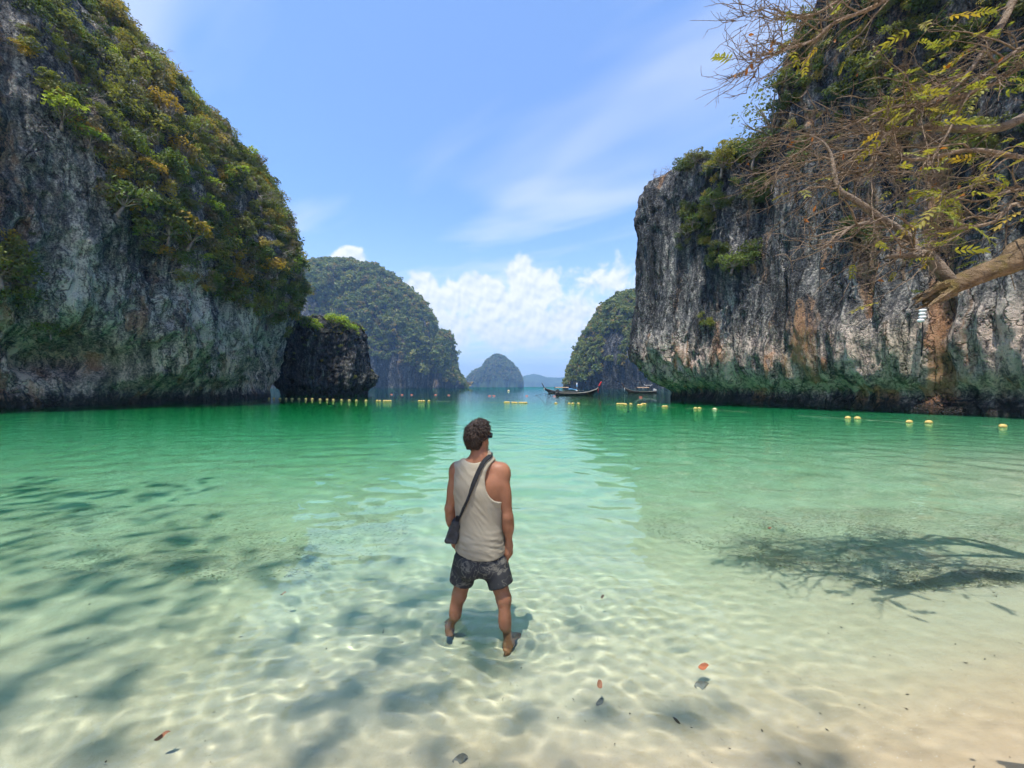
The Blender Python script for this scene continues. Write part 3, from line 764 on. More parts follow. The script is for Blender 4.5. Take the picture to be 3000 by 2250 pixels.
def scatter(name, label, P, S, coll, parent=None, seed=0, tilt=0.35, normals=None):
    """one mass of growth: points that carry scale and rotation, filled by geometry nodes"""
    rng = np.random.default_rng(seed)
    n = len(P)
    me = bpy.data.meshes.new(name); me.vertices.add(n); me.vertices.foreach_set('co', np.asarray(P, np.float32).ravel())
    a = me.attributes.new('size', 'FLOAT_VECTOR', 'POINT')
    sv = np.asarray(S).reshape(-1, 1) * np.stack([rng.uniform(.8, 1.25, n), rng.uniform(.8, 1.25, n), rng.uniform(.7, 1.15, n)], 1)
    a.data.foreach_set('vector', sv.astype(np.float32).ravel())
    rot = np.stack([rng.normal(0, tilt, n), rng.normal(0, tilt, n), rng.uniform(0, 6.28, n)], 1)
    a = me.attributes.new('turn', 'FLOAT_VECTOR', 'POINT'); a.data.foreach_set('vector', rot.astype(np.float32).ravel())
    o = obj(name, me, parent)
    ng = bpy.data.node_groups.new('scatter_' + name, 'GeometryNodeTree')
    ng.interface.new_socket('Geometry', in_out='INPUT', socket_type='NodeSocketGeometry')
    ng.interface.new_socket('Geometry', in_out='OUTPUT', socket_type='NodeSocketGeometry')
    N = ng.nodes; L = ng.links
    gi = N.new('NodeGroupInput'); go = N.new('NodeGroupOutput')
    iop = N.new('GeometryNodeInstanceOnPoints')
    ci = N.new('GeometryNodeCollectionInfo'); ci.inputs['Collection'].default_value = coll
    ci.inputs['Separate Children'].default_value = True; ci.inputs['Reset Children'].default_value = True
    sz = N.new('GeometryNodeInputNamedAttribute'); sz.data_type = 'FLOAT_VECTOR'; sz.inputs['Name'].default_value = 'size'
    tn = N.new('GeometryNodeInputNamedAttribute'); tn.data_type = 'FLOAT_VECTOR'; tn.inputs['Name'].default_value = 'turn'
    er = N.new('FunctionNodeEulerToRotation')
    rv = N.new('FunctionNodeRandomValue'); rv.data_type = 'INT'
    ins = [s for s in rv.inputs if s.type == 'INT' and s.enabled]
    for s in rv.inputs:
        if s.enabled and s.name == 'Min': s.default_value = 0
        if s.enabled and s.name == 'Max': s.default_value = 100000
        if s.enabled and s.name == 'Seed': s.default_value = seed
    iop.inputs['Pick Instance'].default_value = True
    L.new(gi.outputs[0], iop.inputs['Points']); L.new(ci.outputs[0], iop.inputs['Instance'])
    L.new([s for s in rv.outputs if s.enabled][0], iop.inputs['Instance Index'])
    L.new(sz.outputs['Attribute'], iop.inputs['Scale'])
    L.new(tn.outputs['Attribute'], er.inputs[0]); L.new(er.outputs[0], iop.inputs['Rotation'])
    L.new(iop.outputs[0], go.inputs[0])
    md = o.modifiers.new('growth', 'NODES'); md.node_group = ng
    tag(o, label, None, None, 'stuff')
    return o

def crowns(prefix, mats, seeds, nl=(9, 13), leaves=420, leaf=0.085, **kw):
    out = []
    for i, m in enumerate(mats):
        for s in seeds:
            out.append(crown_mesh(prefix, s * 13 + i, int(nl[0] + (s * 7) % (nl[1] - nl[0] + 1)), leaves, leaf, m, **kw)[0])
    return out
twigs = [twig_geo(s, r0=0.022).mesh('twigs', M_twig) for s in (3, 4, 5)]
near_set = proto_collection('cliff_growth', crowns('foliage', [M_olive, M_olive, M_dark, M_green, M_brown], (1, 2, 3)) + crowns('foliage', [M_gold, M_lime, M_olive], (4,)) + twigs[:2])
dark_set = proto_collection('dark_growth', crowns('foliage', [M_dark, M_dark, M_olive], (5, 6)) + crowns('foliage', [M_green], (7,)) + twigs[:1])  # mostly dark green leaves, for the right cliff
FM = [leaf_mat('forest_a', (0.105, 0.13, 0.042), (0.165, 0.18, 0.056), (0.20, 0.20, 0.065)), leaf_mat('forest_b', (0.078, 0.12, 0.040), (0.14, 0.18, 0.055), (0.18, 0.20, 0.06)), leaf_mat('forest_c', (0.19, 0.15, 0.07), (0.25, 0.19, 0.08), None)]
far_set = proto_collection('island_growth', crowns('foliage', [FM[0], FM[1], FM[0], FM[1], FM[1], FM[2]], (8, 9), (6, 9), 70, 0.24, flat=0.8))

def cliff_points(P, mask, n, rng):
    """random places on a lofted rock face where mask is positive; returns points and outward normals"""
    dv = P[1:, :-1] - P[:-1, :-1]; du = P[:-1, 1:] - P[:-1, :-1]
    Nn = np.cross(du, dv); area = np.linalg.norm(Nn, axis=-1); Nn = Nn / (area[..., None] + 1e-9)
    w = (area * np.clip(mask[:-1, :-1], 0, None)).ravel(); w /= w.sum()
    k = rng.choice(len(w), n, p=w)
    i, j = np.unravel_index(k, area.shape)
    a = rng.random((n, 1)); b = rng.random((n, 1))
    return P[i, j] + du[i, j] * a + dv[i, j] * b, Nn[i, j]

rv = np.random.default_rng(21)
PL, PR, PS = CLIFFS['L'], CLIFFS['R'], CLIFFS['S']
def inview(P, m=1.5):
    return (P[..., 1] > 2) & (np.abs(P[..., 0]) < m * np.maximum(P[..., 1], 1)) & (P[..., 2] < 1.75 + 1.25 * P[..., 1])

def to_px(P):
    return 1500 + F * P[..., 0] / np.maximum(P[..., 1], 1), HOR - F * (P[..., 2] - CAMZ) / np.maximum(P[..., 1], 1)
def left_growth():
    Y = PL[..., 1]; Z = PL[..., 2]
    xp, yp = to_px(PL)                                           # growth line as measured in the photograph
    line = np.interp(xp, [-400, 0, 130, 180, 280, 440, 500, 640, 730, 800, 900, 935], [60, 140, 270, 460, 630, 750, 810, 870, 925, 945, 900, 880])
    m = sstep((line - yp) / F * Y + 4.5 * fbm(PL * .13 + 3, 3), -0.3, 1.6)
    ledge = 0.45 * (fbm(PL * np.array([.25, .25, .4]) + 70, 3) > 0.28) * (Z > 9) * (xp > 420)
    edge = 0.9 * (xp < 90) * (yp > 690) * (yp < 870)
    m = np.maximum(np.maximum(m, ledge), edge) * inview(PL) * (Z > 6)
    P, N = cliff_points(PL, m, 3400, rv)
    S = np.clip(np.exp(rv.normal(0.0, 0.50, len(P))), 0.35, 1.75) * np.interp(P[:, 1], [30, 65], [0.85, 1.15])
    return scatter('cliff_foliage', 'dense olive and brown bushes covering the upper left cliff', P + N * (S * 0.35)[:, None], S, near_set, None, 4)
def right_growth():
    xp, yp = to_px(PR); Y = PR[..., 1]; Z = PR[..., 2]
    line = np.interp(xp, [1850, 1880, 1960, 2060, 2150, 2240, 2290, 2330, 2420, 2500, 2700, 3000], [490, 500, 505, 510, 515, 510, 440, 400, 380, 360, 330, 330])
    top = sstep((line - yp) / F * Y + 1.6 * fbm(PR * .25 + 8, 3), -0.3, 0.9)
    def blob(cx, cy, rx, ry): return 1 - np.hypot((xp - cx) / rx, (yp - cy) / ry)
    sw = np.max([blob(2190, 520, 90, 60), blob(2110, 590, 90, 60), blob(2035, 640, 75, 55), blob(2010, 700, 45, 40), blob(2090, 700, 60, 40), blob(2140, 760, 90, 55), blob(2210, 560, 50, 60),
                 blob(2330, 380, 60, 120), blob(2520, 690, 70, 45), blob(2060, 950, 35, 22), blob(2700, 330, 120, 60), blob(2880, 420, 150, 60)], axis=0)
    sw = sstep(sw + 0.55 * fbm(PR * .45 + 2, 3), 0.05, 0.35)
    m = np.maximum(top, sw) * inview(PR)
    P, N = cliff_points(PR, m, 1700, rv)
    S = np.exp(rv.normal(-0.32, 0.33, len(P)))
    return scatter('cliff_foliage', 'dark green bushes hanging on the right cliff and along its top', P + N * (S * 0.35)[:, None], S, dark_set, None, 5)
def stack_growth():
    Z = PS[..., 2]
    m = (sstep(Z + 2.5 * fbm(PS * .4, 3), 11.5, 13.5) * .8 + 0.5 * (fbm(PS * .45 + 9, 3) > 0.22) * (Z > 3)) * (PS[..., 1] < 84)
    P, N = cliff_points(PS, m, 220, rv)
    S = np.exp(rv.normal(-0.85, 0.35, len(P)))
    return scatter('stack_foliage', 'small dry bushes clinging to the dark sea stack', P + N * (S * 0.2)[:, None], S, near_set, None, 6)
def island_growth():
    for key, n, sz, lab in (('L', 9000, 4.0, 'unbroken forest covering the large left island'), ('R', 5200, 2.7, 'forest covering the steep island by the right cliff')):
        P0 = ISL[key]; Z = P0[..., 2]; H = Z.max()
        bare = fbm(P0 * np.array([.03, .03, .008]) * (160 / H) + 4, 3)
        # the seaward rock walls stay partly bare
        m = np.where((bare > 0.13) & (Z < H * .55) & (Z > 2), 0.04, 1.0) * (Z > 3)
        yc = 560 if key == 'L' else 350
        m = m * (P0[..., 1] < yc + 25)
        P, N = cliff_points(P0, m, n, rv)
        S = sz * np.exp(rv.normal(0, 0.30, n))
        scatter('island_forest', lab, P + N * (S * 0.15)[:, None], S, far_set, None, 8 if key == 'L' else 9, 0.2)
    P0 = ISL['C']
    P, N = cliff_points(P0, (P0[..., 2] > 3) * (P0[..., 1] < 1510) * 1.0, 2600, rv)
    scatter('island_forest', 'trees on the small dome shaped island', P, 4.2 * np.exp(rv.normal(0, .25, 2600)), far_set, None, 10, 0.2)
left_growth(); right_growth(); stack_growth(); island_growth()
# ================================================================ single trees and shrubs that stand out on the cliffs
CROWN = {}
def crown_proto(mat, key, seed, nleaf=650, leaf=0.075, nl=11, **kw):
    me, L = crown_mesh('crown', seed, nl, nleaf, leaf, mat, **kw)
    tm = limb_geo(L, seed).mesh('trunk', M_bark)
    CROWN.setdefault(key, []).append((me, tm))
for k, m in (('olive', M_olive), ('dark', M_dark), ('gold', M_gold), ('lime', M_lime), ('green', M_green), ('dry', M_brown)):
    crown_proto(m, k, 40 + len(k)); crown_proto(m, k, 90 + len(k), 560, 0.085, 14, flat=0.6)
M_pale = leaf_mat('leaves_pale_green', (0.095, 0.130, 0.050), (0.125, 0.155, 0.065), None)
crown_proto(M_pale, 'pale', 61, 420, 0.055, 16, flat=1.15, spread=1.15)
PALM = [blade_palm('fronds', 3, M_lime), blade_palm('fronds', 8, M_green)]
BARE = [twig_geo(s, r0=0.026).mesh('branches', M_twig) for s in (11, 12, 13, 14)]

def on_rock(P, xp, yp, tol=9.0):
    """the front-most spot of a rock face in a measured direction"""
    px_, py_ = to_px(P)
    d = np.hypot(px_ - xp, py_ - yp)
    ok = (d < tol) & (P[..., 1] > 5)
    if not ok.any():
        k = np.argmin(np.where(P[..., 1] > 5, d, 1e9)); return P.reshape(-1, 3)[k]
    k = np.argmin(np.where(ok, P[..., 1], 1e9)); return P.reshape(-1, 3)[k]

def single_tree(P, xp, yp, size, kind, label, group, lift=0.45, seed=[0]):
    seed[0] += 1; rng = random.Random(seed[0])
    p = on_rock(P, xp, yp)
    out = np.array([-p[0] * .02, -1.0, 0.35]) if P is not PS else np.array([0, .5, 1.0])
    out /= np.linalg.norm(out)
    c = p + out * size * lift
    nm = {'palm': 'palm_shrub', 'bare': 'leafless_tree'}.get(kind, 'cliff_tree')
    root = empty(nm, p); tag(root, label, 'shrub' if kind == 'palm' else 'tree', group)
    s = (size * rng.uniform(.9, 1.15), size * rng.uniform(.9, 1.15), size * rng.uniform(.8, 1.0)); rz = rng.uniform(0, 6.28)
    def part(name, me, z=0.0):
        o = obj(name, me, root); o.location = Vector(c - p); o.scale = s; o.rotation_euler = (rng.uniform(-.2, .2), rng.uniform(-.2, .2), rz)
        return o
    if kind == 'palm':
        part('fronds', PALM[seed[0] % 2])
    elif kind == 'bare':
        o = part('branches', BARE[seed[0] % 4]); o.location = (0, 0, 0)
    else:
        v = CROWN[kind]; me, tm = v[seed[0] % len(v)]
        a = part('crown', me); b = part('trunk', tm); b.rotation_euler = a.rotation_euler
    return root

GL, GR, GS = 'trees standing out on the left cliff', 'trees standing out on the right cliff', 'trees on top of the sea stack'
TREES = [
    (PL, 195, 345, 2.0, 'lime', 'bright yellow-green tree on the left cliff beside bare grey rock', GL),
    (PL, 275, 415, 1.5, 'lime', 'small bright green tree just right of and below the yellow-green one on the left cliff', GL),
    (PL, 385, 595, 2.6, 'green', 'wide dark green tree at the lower edge of the growth on the left cliff', GL),
    (PL, 505, 330, 2.0, 'gold', 'golden tree high on the left cliff nearest the skyline', GL),
    (PL, 470, 385, 1.8, 'gold', 'pale golden tree in the middle of the growth on the left cliff', GL),
    (PL, 545, 455, 1.6, 'gold', 'slender golden tree below the skyline of the left cliff', GL),
    (PL, 612, 375, 1.8, 'gold', 'orange-gold tree close under the left skyline', GL),
    (PL, 445, 500, 1.4, 'gold', 'small golden tree above the wide dark green one', GL),
    (PL, 610, 605, 1.7, 'lime', 'light yellow tree over a dark hollow in the left cliff', GL),
    (PL, 575, 690, 2.6, 'gold', 'large golden bush hanging over the bare streaked rock on the left', GL),
    (PL, 505, 680, 2.0, 'olive', 'olive bush left of the large golden one on the left cliff', GL),
    (PL, 680, 740, 2.4, 'gold', 'tall golden bush draping down the middle of the left cliff', GL),
    (PL, 690, 810, 1.8, 'gold', 'rusty golden bush under the tall draping one', GL),
    (PL, 835, 640, 1.7, 'gold', 'golden tree near the right edge of the left cliff', GL),
    (PL, 815, 790, 2.0, 'gold', 'dense golden bush above the pale bare branches', GL),
    (PL, 800, 840, 1.6, 'olive', 'olive bush just under the dense golden one by the cliff end', GL),
    (PL, 925, 850, 1.7, 'gold', 'golden branch tuft jutting out at the far end of the left cliff', GL),
    (PL, 455, 715, 0.9, 'palm', 'spiky green palm-like shrub on the rock below the olive bush', GL),
    (PL, 487, 708, 0.9, 'palm', 'spiky yellow-green palm-like shrub beside its green twin', GL),
    (PL, 345, 60, 2.2, 'olive', 'bushy tree on the skyline at the top of the left cliff', GL),
    (PL, 480, 165, 2.2, 'bare', 'dead twisted tree on the upper left skyline', GL),
    (PL, 545, 230, 2.4, 'bare', 'leafless tree sticking out below the dead twisted one on the skyline', GL),
    (PL, 780, 420, 2.2, 'dry', 'round dry brown tree bulging from the left skyline', GL),
    (PL, 812, 520, 2.0, 'dark', 'dark feathery tree on the skyline under the round brown one', GL),
    (PL, 720, 720, 2.4, 'bare', 'grey leafless tree between the golden bushes of the left cliff', GL),
    (PL, 870, 815, 2.6, 'bare', 'pale leafless branches spreading at the end of the left cliff', GL),
    (PL, 770, 880, 2.0, 'bare', 'low leafless branches in front of the rust streaked rock', GL),
    (PL, 25, 790, 2.2, 'olive', 'olive tree cut off by the left edge of the picture', GL),
    (PL, 150, 975, 1.1, 'green', 'small green bush above the dark cave on the left', GL),
    (PS, 985, 955, 3.1, 'lime', 'biggest bright lime green tree on top of the sea stack', GS),
    (PS, 920, 970, 2.4, 'lime', 'yellow-lime tree on the left shoulder of the sea stack', GS),
    (PS, 1035, 975, 2.0, 'lime', 'small lime tree at the right edge of the stack top', GS),
    (PS, 895, 955, 2.6, 'green', 'green tree behind the lime ones on the stack', GS),
    (PR, 2245, 385, 3.0, 'pale', 'tall pale tree leaning out from the step of the right cliff', GR),
    (PR, 1915, 530, 1.8, 'bare', 'bare thorny tree on the corner of the right cliff top', GR),
    (PR, 1965, 500, 1.6, 'bare', 'thin leafless tree next to the corner one on the right cliff', GR),
    (PR, 2030, 475, 1.5, 'dark', 'dark bush on the top edge of the right cliff', GR),
    (PR, 2115, 480, 2.0, 'olive', 'olive tree in the middle of the right cliff top', GR),
    (PR, 2195, 470, 2.2, 'green', 'green tree filling the notch below the right step', GR),
    (PR, 2145, 770, 1.9, 'green', 'light green bush hanging in the middle of the right cliff', GR),
    (PR, 2085, 600, 1.5, 'green', 'rounded green bush under the top of the right cliff', GR),
    (PR, 2020, 650, 1.3, 'green', 'outermost green bush on the streaked face of the right cliff', GR),
    (PR, 2200, 730, 1.2, 'bare', 'white twigs below the light green hanging bush', GR),
    (PR, 2060, 950, 0.7, 'green', 'small fern green tuft low on the right cliff', GR),
    (PR, 2530, 700, 1.3, 'dark', 'dark bush behind the near branches on the right cliff', GR),
]
for t in TREES: single_tree(*t)

# ================================================================ the near tree that hangs over the water
def wander(rng, p, d, L, k, r0, r1, jit=0.2, bias=(0, 0, 0)):
    P = [np.asarray(p, float)]; d = np.asarray(d, float); d = d / np.linalg.norm(d)
    for i in range(k):
        d = d + rng.normal(size=3) * jit + np.asarray(bias) / k; d /= np.linalg.norm(d)
        P.append(P[-1] + d * L / k)
    return np.array(P), np.linspace(r0, r1, k + 1)

def near_bark(name, c1, c2, moss=0.0):
    m, nb, p, out = mat_new(name)
    co = nb.node('ShaderNodeTexCoord').outputs['Object']
    n = nb.noise(co, 7.0, 6, 0.65); n2 = nb.noise(nb.vmul(co, (8, 34, 34)), 1.2, 5, 0.7); n3 = nb.noise(co, 55, 4, 0.6)
    c = nb.ramp(nb.add(nb.mul(n, 0.5), nb.mul(n2, 0.5)), [(0.34, c1), (0.52, c2), (0.68, tuple(min(.6, x * 1.7) for x in c2))])
    if moss: c = nb.mix(nb.smooth(nb.noise(co, 3.0, 4, 0.6), 0.5, 0.62, 0, moss), c, (0.16, 0.125, 0.03))
    c = nb.mix(nb.smooth(n3, 0.58, 0.7, 0, 0.5), c, (0.06, 0.045, 0.035))
    nb.put(p.inputs['Base Color'], c); p.inputs['Roughness'].default_value = 0.9; p.inputs['Specular IOR Level'].default_value = 0.12
    nb.put(p.inputs['Normal'], nb.bump(nb.add(n2, nb.mul(n3, 0.5)), 1.0, 0.05))
    return m
M_nb = near_bark('weathered_bark', (0.11, 0.08, 0.055), (0.27, 0.215, 0.165))
M_log = near_bark('rotten_wood', (0.07, 0.045, 0.024), (0.22, 0.155, 0.095), 0.6)
M_ntw = near_bark('thin_branches', (0.14, 0.095, 0.065), (0.32, 0.24, 0.17))
M_sp = leaf_mat('leaflets_yellow', (0.22, 0.195, 0.04), (0.16, 0.18, 0.04), (0.28, 0.20, 0.04), 0.45)
M_or = leaf_mat('leaves_withered', (0.34, 0.135, 0.040), (0.28, 0.10, 0.03), None, 0.35)

def leaf_blade(L, W, n=5):
    """a pointed blade along +x, slightly folded and drooping"""
    t = np.linspace(0, 1, n); w = W * np.sin(np.pi * np.clip(t, .03, .97) ** .8)
    c = np.stack([t * L, 0 * t, -.18 * L * t ** 2], 1)
    a = c + np.stack([0 * t, w, .25 * w], 1); b = c + np.stack([0 * t, -w, .25 * w], 1)
    V = np.concatenate([a, c, b]); f = [[i, i + 1, n + i + 1, n + i] for i in range(n - 1)] + [[n + i, n + i + 1, 2 * n + i + 1, 2 * n + i] for i in range(n - 1)]
    return V, np.array(f)
def spray_mesh(seed):
    """compound leaf: a stalk with pairs of leaflets"""
    rng = np.random.default_rng(seed); g = Geo(); L = 0.34; n = 6
    st = np.stack([np.linspace(0, L, 6), 0 * np.zeros(6), -.22 * L * np.linspace(0, 1, 6) ** 2], 1)
    g.tube(st, .003, 4, False)
    for i in range(n):
        t = (i + 1) / n
        for s in (-1, 1):
            V, f = leaf_blade(0.115 * (1 - .25 * abs(t - .55)) * rng.uniform(.85, 1.1), 0.020)
            a = s * (1.05 - .55 * t) + rng.normal() * .12; e = rng.normal() * .25
            Rz = np.array([[math.cos(a), -math.sin(a), 0], [math.sin(a), math.cos(a), 0], [0, 0, 1]]); Ry = np.array([[math.cos(e), 0, math.sin(e)], [0, 1, 0], [-math.sin(e), 0, math.cos(e)]])
            g.add(V @ (Rz @ Ry).T + np.array([t * L, 0, -.22 * L * t * t]), f)
    return g.mesh('leaf_spray', M_sp)
def leaf_mesh(seed):
    g = Geo(); V, f = leaf_blade(0.10, 0.024); g.add(V, f); return g.mesh('withered_leaf', M_or)

def build_near_tree():
    rng = np.random.default_rng(8); K = 0.64
    bx, by = 6.3, 2.45; base = np.array([bx, by, float(sand_z(np.array(bx), np.array(by))) - .04]); T = empty('overhanging_tree', base)
    tag(T, 'half bare tree leaning in from the right over the water, yellow leaves and broken limb', 'tree')
    def U(pts, y0, y1):
        ys = np.linspace(y0, y1, len(pts)) * K; return np.array([unproj(x, y, d) for (x, y), d in zip(pts, ys)])
    near = lambda x, y, z: np.array([x * K, y * K, CAMZ + (z - CAMZ) * K])
    fork1 = near(8.3, 4.6, 2.5); fork2 = near(8.0, 5.0, 4.6); top = near(7.4, 5.0, 7.2)
    def add(name, P, r, mat, sides=9, n=None, lump=0.0):
        P = catmull(P, n or len(P) * 6); r = K * np.interp(np.linspace(0, 1, len(P)), np.linspace(0, 1, len(r)), r)
        if lump: r = r * (1 + lump * perlin(np.stack([np.arange(len(P)) * .37 + len(name), 0 * r, 0 * r + r[0] * 50], -1)))
        g = Geo(); g.tube(P - base, r, sides); g.obj(name, mat, T); return P, r
    trunk, _ = add('trunk', np.array([base, base + (-.2, .1, .7), fork1, fork2, top]), [.34, .28, .25, .20, .10], M_nb, 14, 30, .12)
    limbs = []
    def limb(pts, y0, y1, r, start=None, name='limb', mat=M_nb, tw=1.0, lump=.10):
        P = U(pts, y0, y1)
        if start is not None: P = np.concatenate([[start], P])
        P, rr = add(name, P, r, mat, 10 if r[0] > .05 else 7, None, lump)
        limbs.append((P, rr, tw)); return P
    limb([(3080, 722), (2960, 770), (2850, 812), (2775, 846), (2716, 884)], 4.7, 4.4, [.19, .16, .13, .11, .095, .05], fork1, 'broken_limb', M_log, 0.0, .35)
    tip = unproj(2722, 880, 4.42 * K)
    for q in range(7):                                                     # splintered end of the broken limb
        d = (np.array([-.34, -.03, -.16]) + rng.normal(size=3) * .07) * K; st = tip + rng.normal(size=3) * np.array([.02, .03, .03]) - d * .5
        g = Geo(); g.tube(np.array([st, st + d * .6, st + d * rng.uniform(.7, 1.15)]) - base, [.026, .018, .003], 5); g.obj('splinter', M_log, T, False)
    B = limb([(2790, 836), (2752, 785), (2720, 750), (2686, 738), (2672, 705), (2628, 668), (2570, 632), (2510, 590), (2458, 556), (2444, 505), (2432, 450), (2408, 415), (2370, 395)], 4.5, 4.9,
             [.070, .064, .056, .047, .043, .039, .040, .036, .032, .026, .020, .016, .010], None, 'limb', M_nb, 1.3)
    limb([(2690, 748), (2640, 750), (2598, 752)], 4.55, 4.5, [.034, .030, .022], None, 'stub', M_nb, 0)
    limb([(2626, 668), (2580, 652), (2530, 655), (2490, 668), (2462, 692), (2430, 722)], 4.75, 4.7, [.034, .032, .026, .020, .014, .007], None, 'limb', M_nb, 1.0)
    limb([(3060, 340), (2930, 374), (2800, 378), (2712, 376), (2622, 384), (2576, 408), (2566, 452), (2542, 492), (2505, 506), (2440, 512), (2370, 540)], 5.6, 5.0,
         [.085, .070, .060, .050, .044, .038, .034, .030, .024, .018, .010, .006], fork2, 'limb', M_nb, 1.5)
    limb([(3010, -60), (2935, 70), (2880, 150), (2820, 235), (2740, 300), (2650, 330)], 5.4, 5.2, [.07, .055, .045, .035, .026, .016, .008], top, 'limb', M_nb, 1.3)
    limb([(2720, -60), (2560, 20), (2440, 70), (2380, 120), (2290, 150), (2215, 185)], 5.2, 4.8, [.06, .035, .026, .020, .016, .010, .005], top, 'limb', M_ntw, 1.5)
    limb([(2640, -80), (2480, -10), (2390, 40), (2300, 52), (2230, 30), (2200, 60)], 5.4, 5.2, [.05, .03, .022, .016, .010, .006, .004], top, 'limb', M_ntw, 1.2)
    limb([(3040, 610), (2900, 655), (2760, 678), (2640, 720)], 4.9, 4.8, [.06, .030, .022, .014, .006], fork1, 'limb', M_ntw, 1.1)
    limb([(3040, 470), (2850, 440), (2680, 468), (2520, 440), (2390, 468), (2300, 484)], 5.1, 4.8, [.06, .034, .028, .020, .014, .009, .005], fork2, 'limb', M_ntw, 1.4)
    limb([(3060, 200), (2900, 250), (2760, 300), (2600, 320), (2450, 385), (2330, 400)], 5.5, 5.0, [.06, .034, .028, .020, .014, .009, .005], fork2, 'limb', M_ntw, 1.5)
    limb([(3080, 80), (2960, 160), (2850, 260), (2760, 420), (2700, 520)], 5.3, 5.0, [.05, .034, .026, .018, .012, .005], top, 'limb', M_ntw, 1.2)
    limb([(3060, 540), (2960, 560), (2860, 590), (2760, 570), (2680, 600)], 5.2, 5.0, [.05, .026, .020, .014, .010, .005], fork2, 'limb', M_ntw, 1.2)
    # side branches (parts of their own) with fans of thin twigs
    tips = []; tw = Geo(); nb_ = 0
    sweep = np.array([-1.0, -0.05, -0.28])
    for P, rr, amt in limbs:
        L = np.linalg.norm(np.diff(P, axis=0), axis=1).sum()
        n = int(amt * L / K * 4.4)
        for q in range(n):
            i = rng.integers(max(1, len(P) // 5), len(P))
            d = (P[i] - P[i - 1]); d /= np.linalg.norm(d) + 1e-9
            d = d * .5 + sweep * .8 + rng.normal(size=3) * np.array([.45, .5, .55])
            ln = K * rng.uniform(.45, 1.45) * np.interp(1500 + F * P[i][0] / P[i][1], [2250, 2600], [.38, 1.0])
            bp, br = wander(rng, P[i], d, ln, 6, min(.013 * K, rr[i] * .6), .0042 * K, .22, sweep * .35)
            g = Geo(); g.tube(bp - base, br, 5, False); g.obj('branch', M_ntw, T, True); nb_ += 1
            tips.append((bp[-1], bp[-1] - bp[-2]))
            for _ in range(int(rng.integers(2, 5))):
                j = rng.integers(1, len(bp)); dd = (bp[j] - bp[j - 1]) / np.linalg.norm(bp[j] - bp[j - 1])
                dd = dd * .7 + sweep * .4 + rng.normal(size=3) * .5
                tp, tr = wander(rng, bp[j], dd, rng.uniform(.2, .65) * K, 4, .0055 * K, .0024 * K, .25, sweep * .3)
                tw.tube(tp - base, tr, 4, False); tips.append((tp[-1], tp[-1] - tp[-2]))
                for _ in range(2):
                    t2, r2 = wander(rng, tp[rng.integers(1, 5)], dd + rng.normal(size=3) * .7, rng.uniform(.08, .25) * K, 3, .0038 * K, .002 * K, .25)
                    tw.tube(t2 - base, r2, 3, False); tips.append((t2[-1], t2[-1] - t2[-2]))
    o = tw.obj('twigs', M_ntw, T); o['kind'] = 'stuff'
    # leaf sprays: thick towards the right, few on the left
    sp = [spray_mesh(s) for s in (1, 2, 3)]; wl = leaf_mesh(1)
    rng.shuffle(tips)
    ns = nw = 0
    for p, d in tips:
        xp, yp = 1500 + F * p[0] / p[1], HOR - F * (p[2] - CAMZ) / p[1]
        dens = np.interp(xp, [2250, 2500, 2700, 2850, 3000], [.004, .03, .30, .55, .8]) * (0.5 + 1.3 * (perlin(p * 1.6 / K + 4) > 0.05))
        if 2300 < xp < 2560 and yp < 220: dens = .12
        if rng.random() < dens and ns < 290:
            o = obj('leaf_spray', sp[ns % 3], T); ns += 1
            o.location = Vector(p - base); s = K * rng.uniform(.32, .85); o.scale = (s, s, s)
            o.rotation_euler = (rng.normal() * .5, rng.uniform(-.2, .7), math.atan2(d[1], d[0]) + rng.normal() * .7)
        elif rng.random() < .05 and nw < 60:
            o = obj('withered_leaf', wl, T); nw += 1; s = K * rng.uniform(.6, 1.1)
            o.location = Vector(p - base); o.scale = (s, s, s); o.rotation_euler = tuple(rng.uniform(-2, 2, 3))
build_near_tree()

def build_shade_tree():
    """the beach trees beside the viewer: their shade falls on the shallows"""
    for (cx, cy_, cz, r, bx, by, lab, seed) in ((-5.9, -2.4, 20.0, 4.0, -9.4, -6.4, 'leafy beach tree standing behind the viewer, shading the near shallows', 3),
                                               (-10.4, 0.9, 20.0, 4.4, -14.5, -3.0, 'leafy beach tree left of the viewer, shading the water on the left', 4)):
        b = np.array([bx, by, float(sand_z(np.array(bx), np.array(by))) - .05]); root = empty('beach_tree', b); tag(root, lab, 'tree')
        me, L = crown_mesh('crown', seed, 9, 470, 0.045, M_green, flat=0.4, spread=1.45)
        o = obj('crown', me, root); o.location = Vector(np.array([cx, cy_, cz]) - b); o.scale = (r, r, r)
        c = np.array([cx, cy_, cz]) - b
        g = Geo(); P = catmull(np.array([[0, 0, 0], [.15, .1, 1.6], [c[0] * .35, c[1] * .3, 3.6], [c[0] * .75, c[1] * .75, c[2] - .9], c]), 24)
        g.tube(P, np.linspace(.20, .03, 24), 10)
        tr = g.obj('trunk', M_nb, root)
        rng = np.random.default_rng(seed)
        for l in L:
            e = c + l * r; m_ = (c + e) / 2 + rng.normal(size=3) * .12 - (0, 0, .2)
            g = Geo(); g.tube(catmull(np.array([P[-5], m_, e]), 10), np.linspace(.022, .006, 10), 6); g.obj('branch', M_nb, root)
build_shade_tree()
